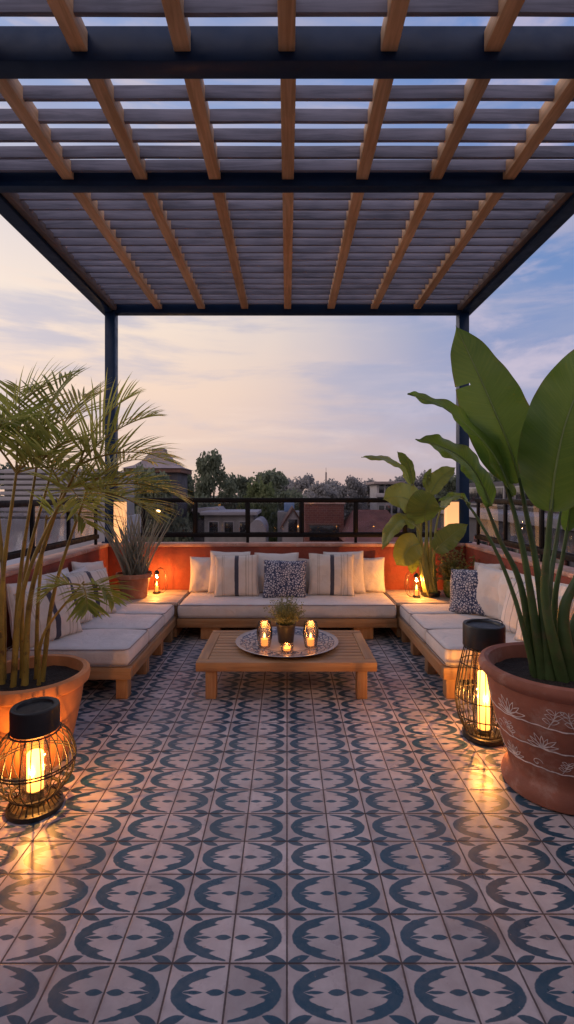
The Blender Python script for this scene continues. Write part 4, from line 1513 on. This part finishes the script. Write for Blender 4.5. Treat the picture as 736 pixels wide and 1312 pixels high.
# long red tiled roof to its right
Y = 22.0
x0, x1 = P(446, 0, Y).x, P(522, 0, Y).x
zt = P(0, 655, Y).z
rb = thing('red_roof_house', ((x0 + x1) / 2, Y + 2, GZ), 'low house with a long dull red sloping roof right of the brick block', 'building')
MB().box(x0, x1, Y, Y + 4, GZ, zt - 1.25, .02).build('wall', M['brick'], rb)
m = MB()
m.add([(x0 - .2, Y - .4, zt - 1.35), (x1 + .2, Y - .4, zt - 1.35), (x1 - .5, Y + 2, zt), (x0 + .5, Y + 2, zt), (x0 - .2, Y + 4.4, zt - 1.35), (x1 + .2, Y + 4.4, zt - 1.35)],
      [[0, 1, 2, 3], [3, 2, 5, 4], [0, 3, 4], [1, 5, 2], [0, 4, 5, 1]])
M['roof_red'] = basic('dull_red_roof', (.17, .065, .052), .85, .3, 1.6, .6, 10, .03)
m.build('roof', M['roof_red'], rb, smooth=False)
win_rows(rb, x0 + .2, x1 - .2, Y, (-2.6,), 3, .6, .9)

# gabled white house with brown roof
Y = 27.0
x0, x1 = P(362, 0, Y).x, P(389, 0, Y).x
zt = P(0, 650, Y).z
gh = thing('gabled_house', ((x0 + x1) / 2, Y, GZ), 'narrow white gabled house with brown roof left of the brick block', 'building')
m = MB()
h0 = zt - 1.1
m.add([(x0, Y, GZ), (x1, Y, GZ), (x1, Y, h0), ((x0 + x1) / 2, Y, zt - .15), (x0, Y, h0), (x0, Y + 5, GZ), (x1, Y + 5, GZ), (x1, Y + 5, h0), ((x0 + x1) / 2, Y + 5, zt - .15), (x0, Y + 5, h0)],
      [[0, 1, 2, 3, 4], [9, 8, 7, 6, 5], [0, 4, 9, 5], [1, 6, 7, 2]])
m.build('wall', M['white_wall'], gh, smooth=False)
m = MB()
gable_y(m, x0, x1, Y, Y + 5, h0, zt, .12)
m.build('roof', M['roof_brown'], gh, smooth=False)
win_rows(gh, x0, x1, Y, (-2.5, -.6), 1, .5, .8)
# blue roof tank on a grey block behind it
Y = 33.0
c = P(371, 650, Y)
tkb = thing('grey_block', (c.x, Y + 1, GZ), 'plain grey block behind the gabled house under the blue tank', 'building')
MB().box(c.x - .8, c.x + .9, Y, Y + 3, GZ, P(0, 656, Y).z, .02).build('wall', M['render_grey'], tkb)
win_rows(tkb, c.x - .7, c.x + .8, Y, (-2.8,), 2, .4, .8)
zt = P(0, 656, Y).z
tk = MB().box(c.x - .36, c.x + .34, Y + .3, Y + 1.0, zt + .005, zt + .66, .06)
tag(tk.build('water_tank', M['blue_tank'], None, (c.x, Y + .65, zt)), 'pale blue square water tank on the grey block behind the railing', 'water tank')

# white vaulted shed and flat white building
Y = 26.0
x0, x1 = P(318, 0, Y).x, P(341, 0, Y).x
vb = thing('vaulted_shed', ((x0 + x1) / 2, Y, GZ), 'pale shed with rounded vault roof behind the back railing', 'building')
zr = P(0, 684, Y).z
m = MB()
n = 14
vs, fs = [], []
w = (x1 - x0)
for y in (Y, Y + 4):
    for i in range(n + 1):
        a = PI * i / n
        vs.append(((x0 + x1) / 2 - w / 2 * math.cos(a), y, zr + .75 * math.sin(a)))
for i in range(n):
    fs.append([i, i + 1, n + 2 + i, n + 1 + i])
fs += [list(range(n + 1))[::-1], list(range(n + 1, 2 * n + 2))]
m.add(vs, fs)
m.build('roof', M['white_wall'], vb)
MB().box(x0 + .01, x1 - .01, Y + .01, Y + 3.99, GZ, zr - .002, .02).build('wall', M['render_grey'], vb)
Y = 28.5
x0, x1 = P(262, 0, Y).x, P(325, 0, Y).x
fb = thing('flat_roof_house', ((x0 + x1) / 2, Y, GZ), 'pale flat-roofed house with white fascia behind the vaulted shed', 'building')
zt = P(0, 660, Y).z
MB().box(x0, x1, Y, Y + 4, GZ, zt - .02, .02).build('wall', M['render_grey'], fb)
MB().box(x0 - .2, x1 + .25, Y - .3, Y + 4.2, zt, zt + .2, .02).build('roof', M['white_wall'], fb)
win_rows(fb, x0 + .1, x1 - .1, Y, (zt - 1.0, zt - 3.2), 3, .5, .6)
Y = 31.0
c = P(275, 650, Y)
m = MB()
sl = thing('lean_to_roof', (c.x, Y, GZ), 'white sloping roof house left of the flat-roofed house', 'building')
x0, x1 = P(246, 0, Y).x, P(290, 0, Y).x
z0, z1 = P(0, 664, Y).z, P(0, 650, Y).z
m.add([(x0, Y, z1 - .1), (x0 + 1.6, Y, z1), (x1, Y, z0), (x0, Y, z1 - .22), (x1, Y, z0 - .12), (x0, Y + 3, z1 - .1), (x0 + 1.6, Y + 3, z1), (x1, Y + 3, z0), (x0, Y + 3, z1 - .22), (x1, Y + 3, z0 - .12)],
      [[0, 1, 2, 4, 3], [5, 8, 9, 7, 6], [0, 5, 6, 1], [1, 6, 7, 2], [3, 4, 9, 8], [0, 3, 8, 5], [2, 7, 9, 4]])
m.build('roof', M['white_wall'], sl, smooth=False)
MB().box(x0 + .1, x1 - .1, Y + .1, Y + 2.9, GZ, z0 - .15, .02).build('wall', M['facade_dark'], sl)

# far flat house on the right skyline
Y = 55.0
x0, x1 = P(481, 0, Y).x, P(516, 0, Y).x
zt = P(0, 617, Y).z
fh = thing('villa', ((x0 + x1) / 2, Y, GZ), 'pale flat-roofed villa with shaded balcony among the far trees', 'building')
MB().box(x0 + .25, x1 - .25, Y + .4, Y + 5, GZ, zt - .3, .02).build('wall', M['white_wall'], fh)
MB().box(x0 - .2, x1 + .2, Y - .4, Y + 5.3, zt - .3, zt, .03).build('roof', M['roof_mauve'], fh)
MB().box(x0, x1, Y - .2, Y + .35, zt - 1.75, zt - 1.3, .03).build('balcony', M['white_wall'], fh)
win_rows(fh, x0 + .4, x1 - .4, Y + .4, (zt - 1.3, zt - 3.6), 3, .55, .9)
# mast
Y = 75.0
c = P(418, 605, Y)
ms = thing('radio_mast', (c.x, Y, GZ), 'thin radio mast above the hazy trees', 'mast')
m = MB()
for sx, sy in ((-.18, -.1), (.18, -.1), (0, .2)):
    m.tube([(c.x + sx, Y + sy, GZ), (c.x + sx * .4, Y + sy * .4, c.z)], .045, 5)
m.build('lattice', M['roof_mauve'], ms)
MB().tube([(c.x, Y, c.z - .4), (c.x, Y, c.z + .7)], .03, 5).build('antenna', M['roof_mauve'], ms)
# pale houses right of the brick block
Y = 29.0
c = P(498, 668, Y)
wh = thing('white_shed', (c.x, Y, GZ), 'small pale lilac shed with tilted roof beyond the red sloping roof', 'building')
MB().box(c.x - .75, c.x + .9, Y, Y + 2.5, GZ, c.z + .1, .02).build('wall', M['white_wall'], wh)
m = MB().box(c.x - .95, c.x + 1.1, Y - .25, Y + 2.7, c.z + .12, c.z + .24, .02, rot=Matrix.Rotation(R(8), 3, 'Y'))
m.build('roof', M['white_wall'], wh)
# street lamp, lit
Y = 21.0
c = P(203, 655, Y)
sl = thing('street_lamp', (c.x, Y, GZ), 'lit street lamp glowing warm through the left pane of the back railing', 'street lamp')
MB().tube(catmull([(c.x + .05, Y + .5, GZ), (c.x + .05, Y + .5, c.z - .2), (c.x + .05, Y + .42, c.z + .1), (c.x, Y, c.z + .11)], 20), [.06 - .0015 * i for i in range(21)], 8).build('pole', M['black'], sl)
MB().box(c.x - .12, c.x + .12, Y - .22, Y + .1, c.z + .06, c.z + .14, .02).build('lamp_head', M['black'], sl)
MB().lathe([(0, -.07), (.06, -.05), (.09, 0), (.06, .05), (0, .06)], c, 16).build('bulb', M['bulb'], sl)
lamp('bulb_light', c + Vector((0, -.25, -.1)), 60, (1, .55, .2), .08, sl)

# neighbour on the right: dark facade with a white ledge; on the left: louvred grey house
nb = thing('neighbour_house', (6.2, 10, GZ), 'dark neighbouring house with a white ledge beyond the right railing', 'building')
MB().box(4.6, 9.5, 3.5, 16, GZ, 1.05, .02).build('lower_wall', M['facade_dark'], nb)
MB().box(4.45, 9.6, 3.4, 16.1, 1.052, 1.22, .02).build('ledge', M['white_wall'], nb)
MB().box(5.6, 9.5, 4.2, 16, 1.222, 1.95, .02).build('upper_wall', M['facade_dark'], nb)
for i in range(7):
    y = 5.0 + i * 1.5
    f = MB().box(5.53, 5.58, y, y + .9, 1.30, 1.82, .01).build('window', M['render_grey'], nb)
    MB().box(5.515, 5.528, y + .06, y + .84, 1.34, 1.78, .004).build('pane', M['window_dark'], f)
    f = MB().box(4.53, 4.58, y, y + .9, -.6, .6, .01).build('window', M['brick'], nb)
    MB().box(4.515, 4.528, y + .06, y + .84, -.54, .54, .004).build('pane', M['window_dark'], f)
lb = thing('louvred_house', (-5.8, 13.5, GZ), 'grey louvred neighbouring house behind the palm fronds', 'building')
MB().box(-7.2, -4.45, 12, 15, GZ, 1.0, .02).build('wall', M['white_wall'], lb)
MB().box(-7.1, -4.6, 12.3, 14.8, 1.0, 2.25, .02).build('upper_wall', M['render_grey'], lb)
m = MB()
for i in range(9):
    m.box(-7.15, -4.52, 12.20, 12.29, 1.06 + i * .135, 1.145 + i * .135, .004)
m.build('louvre_panel', M['white_wall'], lb)
lr = thing('pale_roof_house', (-5.5, 5, GZ), 'low pale roof just beyond the left railing', 'building')
MB().box(-8.5, -3.6, 1.5, 8.2, GZ, .42, .02).build('wall', M['render_grey'], lr)
MB().box(-8.6, -3.5, 1.4, 8.3, .422, .55, .02).build('roof', M['white_wall'], lr)
for i in range(3):
    f = MB().box(-3.59, -3.54, 2.4 + i * 2, 3.4 + i * 2, -1.4, -.2, .01).build('window', M['white_wall'], lr)
    MB().box(-3.535, -3.525, 2.5 + i * 2, 3.3 + i * 2, -1.3, -.3, .004).build('pane', M['window_dark'], f)

# added unseen house behind the viewer, keeps back-sky light off the near floor
hs = thing('added_blocker_house', (0, -3.0, 0), 'added unseen pale house wall with glazed doors, blocking light from behind the terrace', 'building')
MB().box(-7, 7, -7, -3.02, GZ, 4.6, .02).build('wall', M['render_grey'], hs)
for x in (-1.5, 0, 1.5):
    f = MB().box(x - .7, x + .7, -3.02, -2.96, .004, 2.4, .01).build('glazed_door', M['steel'], hs)
    MB().box(x - .6, x + .6, -2.958, -2.95, .12, 2.3, .004).build('pane', M['window_dark'], f)

# ------------------------------------------------------------------ sky
w = bpy.data.worlds.new('World')
scene.world = w
w.use_nodes = True
t = NT(w.node_tree)
bg = w.node_tree.nodes['Background']
d = t.node('ShaderNodeTexCoord').outputs['Generated']
x, y, z = t.sep(d)[0:3]


def ramp(fac, stops):
    n = t.node('ShaderNodeValToRGB')
    t.link(fac, n.inputs[0])
    el = n.color_ramp.elements
    while len(el) > 1:
        el.remove(el[-1])
    el[0].position, el[0].color = stops[0][0], stops[0][1]
    for p, c in stops[1:]:
        q = el.new(p)
        q.color = c
    return n.outputs[0]


left = ramp(z, [(0, lin(204, 168, 156)), (.10, lin(222, 188, 170)), (.20, lin(238, 204, 176)), (.34, lin(240, 218, 196)), (.45, lin(222, 208, 202)), (.60, lin(146, 162, 200)), (1, lin(100, 130, 190))])
right = ramp(z, [(0, lin(172, 150, 160)), (.08, lin(172, 155, 170)), (.20, lin(146, 150, 184)), (.38, lin(106, 134, 184)), (.65, lin(98, 132, 192)), (1, lin(90, 122, 190))])
side = t.step(t.m('ADD', x, t.m('MULTIPLY', t.m('SUBTRACT', t.noise(d, 2.5, 4), .5), .25)), -.26, .46)
sky = t.mix(side, left, right)
# long streaks of thin cloud
st = t.noise(t.mapping(d, (1.6, 1.6, 9.0), (0, R(5), 0)), 1.6, 8, .58, .4)
stm = t.m('MULTIPLY', t.step(st, .47, .70), .50)
sky = t.mix(stm, sky, t.mix(side, lin(244, 212, 188), lin(206, 188, 196)))
st2 = t.noise(t.mapping(d, (2.2, 2.2, 13.0), (0, R(-4), 0), (3, 1, 2)), 1.4, 7, .55, .3)
sky = t.mix(t.m('MULTIPLY', t.m('MULTIPLY', t.step(st2, .46, .68), t.rng(z, .06, .26, .45, 1.0)), .55), sky, lin(150, 156, 186))
# small puffs, upper right
pf = t.noise(t.mapping(d, (1, 1, 2.0), (0, 0, 0), (.3, 0, .9)), 5.2, 8, .55, .2)
pm_ = t.m('MULTIPLY', t.m('MULTIPLY', t.step(pf, .50, .64), t.step(x, .12, .40)), .8)
sky = t.mix(pm_, sky, lin(198, 184, 200))
# brighter afterglow behind the viewer
back = t.step(t.m('MULTIPLY', y, -1.0), -.15, .75)
sky = t.mix(back, sky, (.80, .66, .68, 1))
nish = t.node('ShaderNodeTexSky', sky_type='NISHITA')
nish.sun_disc = False
nish.sun_elevation = R(20)
nish.sun_rotation = R(-62)
mul = t.mix(1.0, nish.outputs[0], (.02, .02, .022, 1), 'MULTIPLY')
sky = t.mix(1.0, sky, mul, 'ADD')
t.link(sky, bg.inputs[0])
bg.inputs[1].default_value = 1.0

# low soft light from the bright left horizon
sl_ = bpy.data.lights.new('sun', 'SUN')
sl_.energy = .75
sl_.angle = R(40)
sl_.color = (1.0, .84, .80)
so = bpy.data.objects.new('sun', sl_)
COL.objects.link(so)
az, elv = R(-62), R(20)
dirv = Vector((math.sin(az) * math.cos(elv), math.cos(az) * math.cos(elv), math.sin(elv)))
so.rotation_euler = dirv.to_track_quat('Z', 'Y').to_euler()
so.location = dirv * 30

# ------------------------------------------------------------------ camera and render settings
cam = bpy.data.cameras.new('camera')
co = bpy.data.objects.new('camera', cam)
COL.objects.link(co)
co.location = (0, 0, CH)
co.rotation_euler = (R(90), 0, 0)
cam.sensor_fit = 'VERTICAL'
cam.sensor_height = 36
cam.lens = 36 * F / 1312
cam.shift_y = -(656 - HY) / 1312
cam.clip_start = .05
cam.clip_end = 3000
scene.camera = co
scene.render.engine = 'CYCLES'
scene.cycles.use_denoising = True
scene.cycles.max_bounces = 8
scene.cycles.transparent_max_bounces = 16
scene.cycles.sample_clamp_indirect = 6
scene.view_settings.view_transform = 'Standard'
scene.view_settings.look = 'None'
scene.view_settings.exposure = 0
for o in bpy.data.objects:
    if '_o' in o:
        del o['_o']
